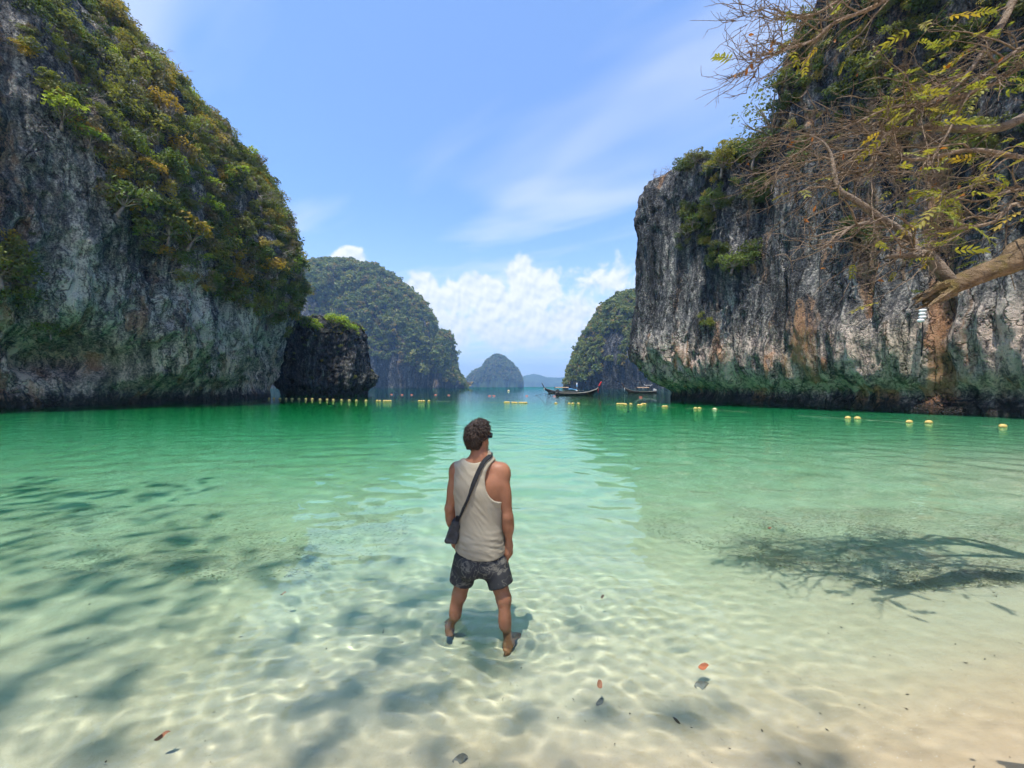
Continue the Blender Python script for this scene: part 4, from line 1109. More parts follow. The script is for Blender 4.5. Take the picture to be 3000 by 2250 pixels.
# ================================================================ the man in the water
def surface_nets(f, lo, hi, h):
    """polygonise f < 0 on a regular grid"""
    lo = np.asarray(lo, float); n = np.ceil((np.asarray(hi) - lo) / h).astype(int) + 1
    ax = [lo[k] + np.arange(n[k]) * h for k in range(3)]
    G = np.stack(np.meshgrid(*ax, indexing='ij'), -1).astype(np.float32)
    D = f(G).astype(np.float32)
    S = D < 0
    cell = np.zeros(n - 1, dtype=np.int8)
    for dx in (0, 1):
        for dy in (0, 1):
            for dz in (0, 1):
                cell += S[dx:n[0] - 1 + dx, dy:n[1] - 1 + dy, dz:n[2] - 1 + dz]
    act = (cell > 0) & (cell < 8)
    idx = -np.ones(n - 1, dtype=np.int64); I = np.argwhere(act); idx[act] = np.arange(len(I))
    acc = np.zeros((len(I), 3)); cnt = np.zeros((len(I), 1))
    corners = [(0, 0, 0), (1, 0, 0), (0, 1, 0), (1, 1, 0), (0, 0, 1), (1, 0, 1), (0, 1, 1), (1, 1, 1)]
    for a in range(8):
        for b in range(a + 1, 8):
            if bin(a ^ b).count('1') != 1: continue
            A = I + corners[a]; B = I + corners[b]
            da = D[A[:, 0], A[:, 1], A[:, 2]]; db = D[B[:, 0], B[:, 1], B[:, 2]]
            m = (da < 0) != (db < 0)
            t = np.where(m, da / np.where(m, da - db, 1), 0)[:, None]
            acc += np.where(m[:, None], A + (B - A) * t, 0); cnt += m[:, None]
    V = lo + acc / np.maximum(cnt, 1) * h
    quads = []
    for axis in range(3):
        u, v = [(1, 2), (2, 0), (0, 1)][axis]
        sl0 = [slice(None)] * 3; sl1 = [slice(None)] * 3
        sl0[axis] = slice(0, -1); sl1[axis] = slice(1, None)
        for k in (u, v):
            sl0[k] = slice(1, -1); sl1[k] = slice(1, -1)
        s0 = S[tuple(sl0)]; s1 = S[tuple(sl1)]
        E_ = np.argwhere(s0 != s1)
        if len(E_) == 0: continue
        ins = s0[tuple(E_.T)]
        E_ = E_.copy(); E_[:, u] += 1; E_[:, v] += 1
        def at(du, dv):
            c = E_.copy(); c[:, u] += du; c[:, v] += dv
            return idx[c[:, 0], c[:, 1], c[:, 2]]
        q = np.stack([at(-1, -1), at(0, -1), at(0, 0), at(-1, 0)], 1)
        q[~ins] = q[~ins][:, ::-1]
        quads.append(q)
    return V, np.concatenate(quads)

def rcone(P, a, b, r1, r2):
    a = np.asarray(a, np.float32); b = np.asarray(b, np.float32); ba = b - a
    t = np.clip(((P - a) @ ba) / ba.dot(ba), 0, 1)
    return np.linalg.norm(P - a - t[..., None] * ba, axis=-1) - (r1 + (r2 - r1) * t)
def ell(P, c, r, rot=None):
    q = P - np.asarray(c, np.float32)
    if rot is not None: q = q @ np.asarray(rot, np.float32)
    r = np.asarray(r, np.float32)
    k0 = np.linalg.norm(q / r, axis=-1); k1 = np.linalg.norm(q / (r * r), axis=-1) + 1e-6
    return k0 * (k0 - 1) / k1
def smin(a, b, k):
    h = np.maximum(k - np.abs(a - b), 0) / k
    return np.minimum(a, b) - h * h * k * 0.25
def smax(a, b, k): return -smin(-a, -b, k)

GROUND_M = -0.285
J = dict(
    hipL=unproj(1372, 1640, 2.90), hipR=unproj(1444, 1645, 2.86), kneeL=unproj(1346, 1742, 2.92), kneeR=unproj(1476, 1755, 2.82),
    ankL=np.array([-.474, 2.955, -.205]), ankR=np.array([-.026, 2.785, -.205]),
    shL=unproj(1341, 1375, 2.88), shR=unproj(1470, 1379, 2.84), neck=unproj(1407, 1348, 2.87), head=unproj(1401, 1284, 2.90),
    elL=unproj(1318, 1490, 2.87), elR=unproj(1488, 1515, 2.80), wrL=unproj(1331, 1572, 2.95), wrR=unproj(1491, 1597, 2.85))
for k in J: J[k] = np.asarray(J[k], np.float32)
PEL = (J['hipL'] + J['hipR']) / 2; CH = (J['shL'] + J['shR']) / 2
yaw = R(-8)
ROTB = np.array([[math.cos(yaw), -math.sin(yaw), 0], [math.sin(yaw), math.cos(yaw), 0], [0, 0, 1]])       # body turned slightly to the right
hyaw = R(-30); FACE = np.array([-math.sin(hyaw), math.cos(hyaw), 0.12])
hc, hs = math.cos(hyaw), math.sin(hyaw)
pit = R(8)
ROTH = np.array([[hc, -hs, 0], [hs, hc, 0], [0, 0, 1]]) @ np.array([[1, 0, 0], [0, math.cos(pit), -math.sin(pit)], [0, math.sin(pit), math.cos(pit)]])
def hl(x, y, z):            # point in the head's own frame: x to his right, y forward, z up
    return J['head'] + (ROTH @ np.array([x, y, z])).astype(np.float32)

def torso_sdf(P):
    rib = ell(P, CH + np.array([0, .012, -.165]), (.160, .108, .215), ROTB)
    bel = ell(P, PEL * .45 + CH * .55 + np.array([0, .012, -.10]), (.138, .098, .21), ROTB)
    pel = ell(P, PEL + np.array([0, .01, .045]), (.160, .110, .130), ROTB)
    d = smin(smin(rib, bel, .06), pel, .06)
    d = smin(d, rcone(P, J['shL'] + (.02, 0, 0), J['shR'] + (-.02, 0, 0), .050, .050), .07)
    nb_ = J['neck']
    d = smin(d, rcone(P, nb_ + (0, 0, .035), J['shL'] + (.045, -.012, .012), .048, .040), .05)
    d = smin(d, rcone(P, nb_ + (0, 0, .035), J['shR'] + (-.045, -.012, .012), .048, .040), .05)
    for s, k in ((1, 'shL'), (-1, 'shR')):                                   # shoulder blades and lats
        d = smin(d, ell(P, J[k] + np.array([s * .055, -.055, -.115]), (.055, .034, .085)), .05)
        d = smin(d, rcone(P, J[k] + np.array([s * .03, -.01, -.10]), PEL + np.array([-s * .10, 0, .20]), .055, .035), .07)
    for s in (-1, 1):                                                        # buttocks
        d = smin(d, ell(P, PEL + np.array([s * .072, -.055, -.015]), (.080, .075, .085)), .04)
    return d
def body_sdf(P):
    d = torso_sdf(P)
    d = smin(d, rcone(P, J['neck'] + (0, .0, -.02), J['head'] + (.006, -.018, -.05), .058, .055), .035)
    # head
    sk = smin(ell(P, hl(0, -.012, .022), (.074, .096, .092), ROTH), ell(P, hl(0, .030, -.055), (.056, .062, .062), ROTH), .04)
    sk = smin(sk, ell(P, hl(0, .088, -.098), (.024, .022, .020), ROTH), .03)            # chin
    sk = smin(sk, rcone(P, hl(0, .086, .012), hl(0, .112, -.030), .010, .015), .018)     # nose
    sk = smin(sk, rcone(P, hl(-.05, .070, .030), hl(.05, .070, .030), .016, .016), .02)  # brow
    sk = smin(sk, rcone(P, hl(-.018, .090, -.062), hl(.018, .090, -.062), .009, .009), .012)
    for s in (-1, 1):
        sk = smax(sk, -ell(P, hl(s * .031, .094, .006), (.017, .012, .011), ROTH), .012)
        sk = smin(sk, ell(P, hl(s * .078, -.008, -.012), (.011, .020, .032), ROTH), .008)
    d = smin(d, sk, .025)
    for s, sh, el_, wr in ((-1, 'shL', 'elL', 'wrL'), (1, 'shR', 'elR', 'wrR')):
        a = rcone(P, J[sh], J[el_], .049, .037)
        a = smin(a, ell(P, J[sh] + np.array([s * .004, 0, -.02]), (.062, .062, .075)), .03)      # deltoid
        mid = J[sh] * .5 + J[el_] * .5
        a = smin(a, ell(P, mid + np.array([0, -.016, -.01]), (.043, .040, .095)), .03)           # triceps
        a = smin(a, rcone(P, J[el_], J[wr], .037, .025), .02)
        a = smin(a, ell(P, J[el_] * .7 + J[wr] * .3, (.041, .040, .075)), .03)
        hd = J[wr] - J[el_]; hd = hd / np.linalg.norm(hd)
        if s > 0: hd = np.array([-.10, .18, -.98], np.float32)
        else: hd = np.array([.12, .30, -.94], np.float32)
        palm = J[wr] + hd * .055
        a = smin(a, rcone(P, J[wr], palm, .028, .036), .025)
        a = smin(a, ell(P, palm, (.024, .042, .048)), .02)
        for q, (off, ln) in enumerate(((-.030, .062), (-.010, .076), (.010, .080), (.029, .070))):      # four fingers going into the pocket
            k0 = palm + hd * .030 + np.array([0, off, 0], np.float32)
            k1 = k0 + hd * ln * .55; k2 = k1 + (hd + np.array([-s * .35, .05, 0], np.float32)) * ln * .5
            a = smin(a, rcone(P, k0, k1, .0098, .0092), .006); a = smin(a, rcone(P, k1, k2, .0092, .0078), .005)
        t0 = J[wr] + hd * .02 + np.array([0, .026, 0], np.float32); t1 = t0 + hd * .035 + np.array([s * .004, .026, 0], np.float32)   # thumb
        a = smin(a, rcone(P, t0, t1, .013, .011), .012); a = smin(a, rcone(P, t1, t1 + hd * .034 + np.array([0, .004, 0], np.float32), .011, .009), .006)
        d = smin(d, a, .028)
    for s, hp, kn, an, toe in ((-1, 'hipL', 'kneeL', 'ankL', (-.10, .97, 0)), (1, 'hipR', 'kneeR', 'ankR', (.32, .94, 0))):
        l = rcone(P, J[hp] + (0, 0, -.01), J[kn], .086, .050)
        l = smin(l, ell(P, J[kn], (.049, .052, .060)), .03)
        l = smin(l, rcone(P, J[kn], J[an], .043, .029), .03)
        cal = J[kn] * .66 + J[an] * .34
        l = smin(l, ell(P, cal + np.array([-.006, -.022, 0]), (.044, .044, .105)), .03)
        tv = np.asarray(toe, np.float32); tv = tv / np.linalg.norm(tv)
        side = np.array([tv[1], -tv[0], 0], np.float32)
        heel = np.array([J[an][0], J[an][1], GROUND_M + .030], np.float32) - tv * .035
        ball = heel + tv * .165; ball[2] = GROUND_M + .020
        l = smin(l, rcone(P, J[an], heel, .034, .031), .02)
        l = smin(l, rcone(P, J[an] + tv * .02, ball, .034, .024), .03)
        l = smin(l, rcone(P, heel, ball, .028, .024), .02)
        for q in range(5):
            o0 = ball + side * (-.032 + .016 * q) * (1 if s < 0 else -1); ln = (.052, .044, .040, .034, .028)[q if s > 0 else 4 - q]
            l = smin(l, rcone(P, o0, o0 + tv * ln + (0, 0, -.004), .012 if q in (0, 4) else .010, .009), .008)
        d = smin(d, l, .04)
    return d

SH_Z = np.array([.36, .45, .52, .62, .75, .90, 1.02, 1.10, 1.16, 1.20, 1.24])
SH_W = np.array([.186, .186, .182, .174, .166, .168, .174, .168, .146, .105, .060])
SH_D = np.array([.136, .137, .134, .128, .121, .122, .125, .116, .096, .076, .055])
def shirt_axis(z):
    t = np.clip((z - PEL[2]) / (CH[2] - PEL[2]), -.3, 1.2)
    return PEL[0] + (CH[0] - PEL[0]) * t, PEL[1] + (CH[1] - PEL[1]) * t
def shirt_col(P):
    z = P[..., 2]; axx, axy = shirt_axis(z)
    w = np.interp(z, SH_Z, SH_W).astype(np.float32); dd = np.interp(z, SH_Z, SH_D).astype(np.float32)
    x = P[..., 0] - axx; y = P[..., 1] - axy - .008
    c, s = math.cos(-yaw), math.sin(-yaw)
    xr = c * x - s * y; yr = s * x + c * y
    k = (np.abs(xr / w) ** 2.5 + np.abs(yr / dd) ** 2.5) ** (1 / 2.5)
    return (k - 1) * np.minimum(w, dd)
def near_only(d, fn, P, w=.04):
    """add fine relief only close to the surface"""
    m = np.abs(d) < w
    if m.any(): d[m] = d[m] + fn(P[m]).astype(np.float32)
    return d
def shirt_relief(P):
    z = P[..., 2]; x = P[..., 0]; y = P[..., 1]
    wv = .5 * perlin(P * 4.0)
    low = 1 - sstep(z, .56, .80)
    # bunched cloth above the hem, then long pulls running down from the strap
    roll = fbm(np.stack([x * 4.0, y * 4.0, z * 19 + x * 4], -1) + wv[..., None], 3, ridged=True)
    pull = fbm(np.stack([(x + .75 * z) * 13, y * 5, (z - .5 * x) * 2.2], -1) + wv[..., None], 3, ridged=True)
    return -.0105 * roll * low * sstep(z, .485, .54) - .0065 * (pull - .2) * (1 - low) + .004 * perlin(P * 9)
def shirt_sdf(P):
    d = smin(shirt_col(P), torso_sdf(P) - .011, .03)
    d = near_only(d, shirt_relief, P)
    z = P[..., 2]; x = P[..., 0]; y = P[..., 1]
    # cut: hem, neckline, arm holes
    xr = x - PEL[0]
    hem = .497 + .030 * np.clip(np.abs(xr) / .18, 0, 1.2) ** 2 - .010 * (xr / .18) + .06 * sstep(y, PEL[1], PEL[1] + .12)
    d = smax(d, (hem - z).astype(np.float32), .006)
    n0 = unproj(1389, 1338, 2.87)
    d = smax(d, (-np.hypot((x - n0[0]) / .104, (z - n0[2] - .04) / .075) * .09 + .09).astype(np.float32), .006)
    aR = unproj(1466, 1402, 2.84); d = smax(d, -np.hypot((x - aR[0]) / .108, (z - aR[2]) / .150).astype(np.float32) * .108 + .108, .006)
    aL = unproj(1316, 1405, 2.90); d = smax(d, -np.hypot((x - aL[0]) / .050, (z - aL[2]) / .150).astype(np.float32) * .05 + .05, .006)
    return d
def shorts_sdf(P):
    z = P[..., 2]
    d = ell(P, PEL + np.array([0, .008, .04]), (.174, .126, .155), ROTB)
    for s in (-1, 1):
        d = smin(d, ell(P, PEL + np.array([s * .074, -.05, -.02]), (.091, .084, .10)), .04)
    for hp, kn, o in (('hipL', 'kneeL', -.010), ('hipR', 'kneeR', .010)):
        e = J[hp] + (J[kn] - J[hp]) * 1.05
        a = rcone(P, J[hp] + np.array([o, 0, 0]), e + np.array([o, 0, 0]), .102, .086)
        ax = (J[kn] - J[hp]) / np.linalg.norm(J[kn] - J[hp])
        cut = (P - (J[hp] + (J[kn] - J[hp]) * .64)) @ ax.astype(np.float32)
        a = smax(a, cut, .006)
        d = smin(d, a, .016)
    d = near_only(d, lambda Q: .004 * perlin(Q * np.array([11, 11, 7])) + .003 * np.sin(Q[..., 2] * 60 + 5 * perlin(Q * 6)) * np.clip(perlin(Q * 5 + 4), 0, 1), P)
    d = smax(d, z - .60, .006)
    return d
def hair_relief(Q):
    L = (Q - J['head']) @ ROTH.astype(np.float32)
    r = -.015 * fbm(np.stack([L[..., 0] * 26 + 8 * L[..., 2], L[..., 1] * 20, L[..., 2] * 9], -1) + .5 * perlin(L * 18)[..., None], 3, ridged=True)
    return (r + .005) * (0.35 + 0.65 * sstep(L[..., 2], -.03, .04))
def hair_sdf(P):
    q = ell(P, hl(0, -.016, .034), (.075, .096, .089), ROTH)
    q = smin(q, ell(P, hl(.0, .036, .090), (.060, .062, .042), ROTH), .03)            # quiff on top
    q = smin(q, ell(P, hl(0, -.070, -.022), (.060, .038, .060), ROTH), .04)
    q = near_only(q, hair_relief, P, .03)
    L = (P - J['head']) @ ROTH.astype(np.float32)
    # clear the face, ears and nape
    face = (L[..., 1] - .050 - .35 * np.clip(L[..., 2] - .045, 0, 1)).astype(np.float32)
    q = smax(q, np.minimum(face, .060 - L[..., 2]), .008)
    low = (-.066 - L[..., 2]).astype(np.float32); low2 = (-.005 - L[..., 2] - .9 * np.clip(-L[..., 1] - .0, 0, .07)).astype(np.float32)
    q = smax(q, low, .010); q = smax(q, low2, .012)
    return q

def skin_material():
    m, nb, p, out = mat_new('tanned_skin')
    co = nb.node('ShaderNodeTexCoord').outputs['Object']
    n = nb.noise(co, 7.0, 5, 0.6); n2 = nb.noise(co, 70.0, 3, 0.6)
    c = nb.ramp(n, [(0.3, (0.22, 0.092, 0.048)), (0.5, (0.27, 0.118, 0.063)), (0.72, (0.32, 0.150, 0.086))])
    c = nb.mix(nb.smooth(n2, 0.6, 0.75, 0, 0.25), c, (0.24, 0.10, 0.055))
    nb.put(p.inputs['Base Color'], c); p.inputs['Roughness'].default_value = 0.52; p.inputs['Specular IOR Level'].default_value = 0.35
    p.inputs['Subsurface Weight'].default_value = 0.08; p.inputs['Subsurface Radius'].default_value = (0.01, 0.004, 0.002)
    nb.put(p.inputs['Normal'], nb.bump(n2, 0.12, 0.004))
    return m
def cloth_material():
    m, nb, p, out = mat_new('beige_jersey')
    co = nb.node('ShaderNodeTexCoord').outputs['Object']
    n = nb.noise(co, 5.0, 4, 0.6); w = nb.noise(co, 260.0, 2, 0.5)
    c = nb.mix(nb.smooth(n, 0.3, 0.7), (0.26, 0.230, 0.170), (0.31, 0.278, 0.212))
    c = nb.mix(nb.smooth(w, 0.4, 0.8, 0, 0.2), c, (0.20, 0.175, 0.14))
    nb.put(p.inputs['Base Color'], c); p.inputs['Roughness'].default_value = 0.9; p.inputs['Specular IOR Level'].default_value = 0.1
    p.inputs['Sheen Weight'].default_value = 0.1
    nb.put(p.inputs['Normal'], nb.bump(w, 0.2, 0.002))
    return m
def shorts_material():
    m, nb, p, out = mat_new('printed_shorts')
    co = nb.node('ShaderNodeTexCoord').outputs['Object']
    wp = nb.vadd(co, nb.vmul(nb.vadd(nb.noise(co, 6.0, 2, 0.5, 0, True), (-.5, -.5, -.5)), (0.16, 0.16, 0.16)))
    def stroke(scale, off, lo, hi):
        n = nb.noise(nb.vadd(wp, off), scale, 1, 0.4, 1.2)
        return nb.smooth(nb.math('ABSOLUTE', nb.sub(n, 0.5)), hi, lo)
    a = stroke(9.0, (0, 0, 0), 0.006, 0.018)
    b = nb.mul(stroke(16.0, (3, 1, 2), 0.012, 0.035), nb.smooth(nb.noise(co, 7.0, 1, 0.5), 0.5, 0.56))
    vor = nb.node('ShaderNodeTexVoronoi'); nb.put(vor.inputs['Vector'], wp); vor.inputs['Scale'].default_value = 11.0
    leafy = nb.mul(nb.smooth(vor.outputs['Distance'], 0.36, 0.30), nb.smooth(nb.noise(nb.vadd(co, (5, 5, 5)), 9.0, 1, 0.5), 0.53, 0.57))
    rib = nb.smooth(nb.math('ABSOLUTE', nb.sub(nb.noise(wp, 42.0, 1, 0.4, 1.0), 0.5)), 0.01, 0.05)
    leafy = nb.mul(leafy, nb.add(0.35, nb.mul(rib, 0.65)))
    mk = nb.math('MAXIMUM', nb.math('MAXIMUM', nb.mul(a, 0.8), b), leafy)
    n = nb.noise(co, 12, 4, 0.6)
    c = nb.mix(mk, nb.mix(n, (0.026, 0.027, 0.029), (0.048, 0.049, 0.052)), (0.135, 0.128, 0.108))
    nb.put(p.inputs['Base Color'], c); p.inputs['Roughness'].default_value = 0.85; p.inputs['Specular IOR Level'].default_value = 0.15
    return m
def hair_material():
    m, nb, p, out = mat_new('dark_brown_hair')
    co = nb.node('ShaderNodeTexCoord').outputs['Object']
    n = nb.noise(nb.vmul(co, (1.0, 1.0, 0.35)), 85.0, 3, 0.6, 0.8); n2 = nb.noise(co, 22.0, 3, 0.6)
    c = nb.ramp(nb.add(nb.mul(n, 0.7), nb.mul(n2, 0.3)), [(0.35, (0.008, 0.006, 0.005)), (0.5, (0.024, 0.014, 0.010)), (0.66, (0.080, 0.046, 0.030))])
    nb.put(p.inputs['Base Color'], c); p.inputs['Roughness'].default_value = 0.5; p.inputs['Specular IOR Level'].default_value = 0.4
    nb.put(p.inputs['Normal'], nb.bump(n, 0.9, 0.006))
    return m

def sdf_obj(name, f, lo, hi, h, mat, parent, org):
    V, Q = surface_nets(f, lo, hi, h)
    o = obj(name, make_mesh(name, V - org, Q, mat), parent)
    o.cycles.is_caustics_receiver = True
    return o
def build_man():
    org = np.array([-.25, 2.87, GROUND_M])
    man = empty('person', org)
    tag(man, 'man in beige tank top and dark printed shorts standing shin deep, seen from behind', 'person')
    sdf_obj('body', body_sdf, (-.62, 2.60, -.36), (.22, 3.16, 1.56), .0090, skin_material(), man, org)
    sdf_obj('tank_top', shirt_sdf, (-.52, 2.66, .36), (.08, 3.08, 1.28), .0075, cloth_material(), man, org)
    sdf_obj('shorts', shorts_sdf, (-.56, 2.62, .18), (.14, 3.10, .66), .0078, shorts_material(), man, org)
    sdf_obj('hair', hair_sdf, (-.42, 2.74, 1.26), (-.10, 3.10, 1.58), .0052, hair_material(), man, org)
    # loose locks over the scalp
    ho = bpy.data.objects['hair']; hv = np.empty(len(ho.data.vertices) * 3, np.float32); ho.data.vertices.foreach_get('co', hv); hv = hv.reshape(-1, 3) + org
    rg = np.random.default_rng(3); g = Geo(); hd = J['head']; crown = hl(-.01, -.05, .11)
    for k in rg.choice(len(hv), 1700):
        p0 = hv[k]; nrm = p0 - hl(0, -.01, .01); nrm = nrm / np.linalg.norm(nrm)
        L0 = (p0 - hd) @ ROTH
        flow = p0 - crown; flow = flow - nrm * flow.dot(nrm); flow = flow / (np.linalg.norm(flow) + 1e-6) + rg.normal(size=3) * .45
        ln = np.interp(L0[2], [-.06, -.01, .06], [.004, .011, .023]) * rg.uniform(.6, 1.2)
        c1 = p0 + flow * ln * .5 + nrm * .007; c2 = p0 + flow * ln + nrm * rg.uniform(-.004, .006) + rg.normal(size=3) * .003
        g.tube(np.array([p0 - nrm * .004, c1, c2]) - org, [.0030, .0026, .0006], 3, False)
    lo_ = g.obj('locks', ho.data.materials[0], man); lo_['kind'] = 'stuff'
    # sunglasses: lenses, bridge and temples
    blk = simple_mat('black_plastic', (0.012, 0.012, 0.013), 0.25, 0, 0.1, spec=0.5)
    sg = Geo()
    sg.tube([hl(-.012, .112, .014) - org, hl(.012, .112, .014) - org], .004, 6)
    so = sg.obj('sunglasses', blk, man)
    for s in (-1, 1):
        tg = Geo(); tg.tube([hl(s * .072, .090, .016) - org, hl(s * .084, .02, .012) - org, hl(s * .085, -.03, .002) - org], [.006, .005, .005], 6); tg.obj('temple', blk, so)
        lg = Geo(); pts = []
        for k in range(12):
            a = k * 2 * math.pi / 12; pts.append((s * .041 + .031 * math.copysign(abs(math.cos(a)) ** .7, math.cos(a)), .106 - abs(s * .041 + .031 * math.cos(a)) * .22, .004 + .023 * math.copysign(abs(math.sin(a)) ** .7, math.sin(a))))
        ring = np.array([hl(*q) - org for q in pts]); back = np.array([hl(q[0], q[1] - .006, q[2]) - org for q in pts])
        k = np.arange(12); k2 = (k + 1) % 12
        V = np.concatenate([ring, back, [ring.mean(0)], [back.mean(0)]])
        lg.add(V, np.stack([k, k2, k2 + 12, k + 12], 1), np.concatenate([np.stack([k2, k, np.full(12, 24)], 1), np.stack([k + 12, k2 + 12, np.full(12, 25)], 1)]))
        lg.obj('lens', blk, so)
    return man

def build_bag():
    blk = simple_mat('black_webbing', (0.014, 0.015, 0.018), 0.75, 0, 0.25, 40, 0.3, 300, 0.2)
    grey = simple_mat('charcoal_nylon', (0.040, 0.041, 0.046), 0.6, 0, 0.35, 9, 0.6, 22, 0.3)
    org = unproj(1330, 1590, 2.80)
    bag = empty('shoulder_bag', org); tag(bag, 'small charcoal bag on a black strap across the man\'s back', 'bag')
    c = unproj(1331, 1552, 2.83)
    tl = R(14)
    RT = np.array([[math.cos(tl), 0, math.sin(tl)], [0, 1, 0], [-math.sin(tl), 0, math.cos(tl)]])
    def pouch(P):
        q = (P - c.astype(np.float32)) @ RT.astype(np.float32)
        w = np.interp(q[..., 2], [-.10, -.06, .02, .10], [.046, .046, .036, .020]).astype(np.float32)
        k = np.stack([np.abs(q[..., 0]) - w, np.abs(q[..., 1]) - .055, np.abs(q[..., 2]) - .088], -1) + .018
        d = np.linalg.norm(np.maximum(k, 0), axis=-1) + np.minimum(k.max(-1), 0) - .018
        return d + .006 * perlin(P * 24).astype(np.float32) + .003 * np.sin(q[..., 2] * 80 + q[..., 0] * 30)
    sdf_obj('pouch', pouch, c - .16, c + .16, .0065, grey, bag, org)
    # strap follows the back of the shirt
    pts = [(1436, 1336), (1428, 1342), (1418, 1352), (1405, 1375), (1394, 1400), (1382, 1430), (1371, 1460), (1360, 1485), (1350, 1508), (1342, 1524)]
    allf = lambda P: np.minimum(np.minimum(shirt_sdf(P), body_sdf(P)), 1e3)
    cen = []
    for xp, yp in pts:
        ys = np.linspace(2.60, 3.0, 201)
        ray = np.stack([unproj(xp, yp, y) for y in ys]).astype(np.float32)
        dd = allf(ray[None, None])[0, 0]
        k = np.argmax(dd < .004) if (dd < .004).any() else 120
        cen.append(ray[k])
    cen = np.array(cen); cen = catmull(cen, 40)
    front = np.array([cen[0] + (.004, .05, .018), cen[0] + (-.02, .13, -.02), cen[0] + (-.10, .19, -.20), cen[0] + (-.18, .20, -.40)])
    cen = np.concatenate([catmull(front[::-1], 14)[:-1], cen])
    T = np.gradient(cen, axis=0); T /= np.linalg.norm(T, axis=1, keepdims=True)
    ctr = np.array([PEL[0], PEL[1], 0]); out_ = cen - ctr; out_[:, 2] *= 0.2; out_ /= np.linalg.norm(out_, axis=1, keepdims=True)
    B = np.cross(T, out_); B /= np.linalg.norm(B, axis=1, keepdims=True)
    hw, th = .0165, .004
    cen = cen + out_ * .002
    ring = np.stack([cen + B * hw + out_ * th, cen - B * hw + out_ * th, cen - B * hw - out_ * th, cen + B * hw - out_ * th], 1)
    g = Geo(); g.add((ring - org).reshape(-1, 3), grid_faces(len(cen), 4, True)); g.obj('strap', blk, bag, False)
    g = Geo(); b0 = unproj(1341, 1520, 2.79) - org; g.box(b0, (.03, .012, .04), RT); g.obj('buckle', blk, bag, False)
build_man(); build_bag()
# ================================================================ buoys, boats, drifting leaves, fish
def sea_pos(xp, yp):
    """where a floating thing's waterline at that spot of the photograph lies"""
    Y = CAMZ * F / (yp - HOR); return np.array([(xp - 1500.0) / F * Y, Y, 0.0])
M_buoy = simple_mat('yellow_buoy', (0.52, 0.37, 0.12), 0.5, 0, 0.12, 3.0, 0.15, 20, 0.3)
M_buoy2 = simple_mat('faded_buoy', (0.62, 0.52, 0.30), 0.55, 0, 0.15, 3.0, spec=0.3)
M_red = simple_mat('red_float', (0.55, 0.16, 0.12), 0.55, 0, 0.2, 3.0, spec=0.3)
M_rope = simple_mat('wet_rope', (0.30, 0.27, 0.19), 0.85, 0, 0.3, 9.0, spec=0.1)
def buoy_meshes():
    g = Geo(); t = np.linspace(-1, 1, 11)
    prof = [(max(.02, .165 * (1 - abs(x) ** 2.6) ** .5), x * .21) for x in t]
    g.lathe([(.005, -.212)] + prof + [(.005, .212)], (0, 0, 0), 14, 'x'); body = g.mesh('float', M_buoy)
    g = Geo(); g.lathe([(.004, 0), (.045, 0), (.045, .035), (.03, .06), (.004, .062)], (0, 0, 0), 10, 'x'); lug = g.mesh('rope_lug', M_buoy)
    return body, lug
B_body, B_lug = buoy_meshes()
B_faded = B_body.copy(); B_faded.materials[0] = M_buoy2
B_red = B_body.copy(); B_red.materials[0] = M_red
NTH = ['first', 'second', 'third', 'fourth', 'fifth', 'sixth', 'seventh', 'eighth', 'ninth', 'tenth', 'eleventh', 'twelfth', 'thirteenth', 'fourteenth', 'fifteenth']
ROPE_PTS = []
def buoy(xp, yp, label, group, me=B_body, sc=0.68, lug=True, rz=None, rope=True):
    p = sea_pos(xp, yp + 3)
    rng = random.Random(int(xp * 7 + yp)); a = rng.uniform(-.5, .5) if rz is None else rz
    o = obj('buoy', me, None, Vector(p + (0, 0, .055 * sc))); o.scale = (sc, sc, sc); o.rotation_euler = (rng.uniform(0, 6), 0, a)
    tag(o, label, 'buoy', group)
    if me is B_red: o.scale = (sc * 1.3, sc * .8, sc * .45); o.rotation_euler = (0, 0, a); o.location.z = .03
    if lug:
        for s in (-1, 1):
            l = obj('rope_lug', B_lug, o, (s * .205, 0, 0)); l.rotation_euler = (0, 0, 0 if s > 0 else math.pi)
    if rope: ROPE_PTS.append(p)
    return o
c7 = lambda x, y: (780 + x * .2803, 1130 + y * .28)
c8 = lambda x, y: (1400 + x * .3617, 1120 + y * .3618)
row = [(30, 125), (80, 125), (143, 127), (207, 128), (271, 128), (342, 129), (414, 130), (481, 130), (563, 135), (636, 137), (701, 139), (787, 142), (867, 145), (942, 147), (1043, 149)]
for i, q in enumerate(row):
    buoy(*c7(*q), f'{NTH[i]} yellow buoy from the left in the row below the sea stack', 'yellow buoys in a row below the stack')
def cluster(pts, cv, what, group):
    n = len(pts)
    for i, q in enumerate(pts):
        if n == 1: lab = 'single yellow buoy ' + what
        elif n == 2: lab = ('left' if i == 0 else 'right') + ' yellow buoy of the pair ' + what
        else: lab = f'{NTH[i]} of {n} yellow buoys from the left, ' + what
        buoy(*cv(*q), lab, group, rz=random.Random(i).uniform(-.15, .15))
YG = 'yellow buoys strung across the bay'
cluster([(1160, 150), (1188, 151)], c7, 'just right of the sea stack', YG)
cluster([(1232, 152), (1254, 152), (1276, 152), (1298, 152)], c7, 'right of the sea stack', YG)
cluster([(1598, 153), (1622, 153), (1646, 153), (1700, 153)], c7, 'in the dark island reflection', YG)
cluster([(222, 158), (236, 158), (250, 158)], c8, 'above the man\'s head, left', YG)
cluster([(282, 160), (297, 160), (312, 161), (340, 161), (356, 161), (373, 161), (390, 161)], c8, 'above and right of the man\'s head', YG)
cluster([(632, 166)], c8, 'below the front boat', YG)
cluster([(740, 168), (768, 168), (815, 168)], c8, 'under the bow of the front boat', YG)
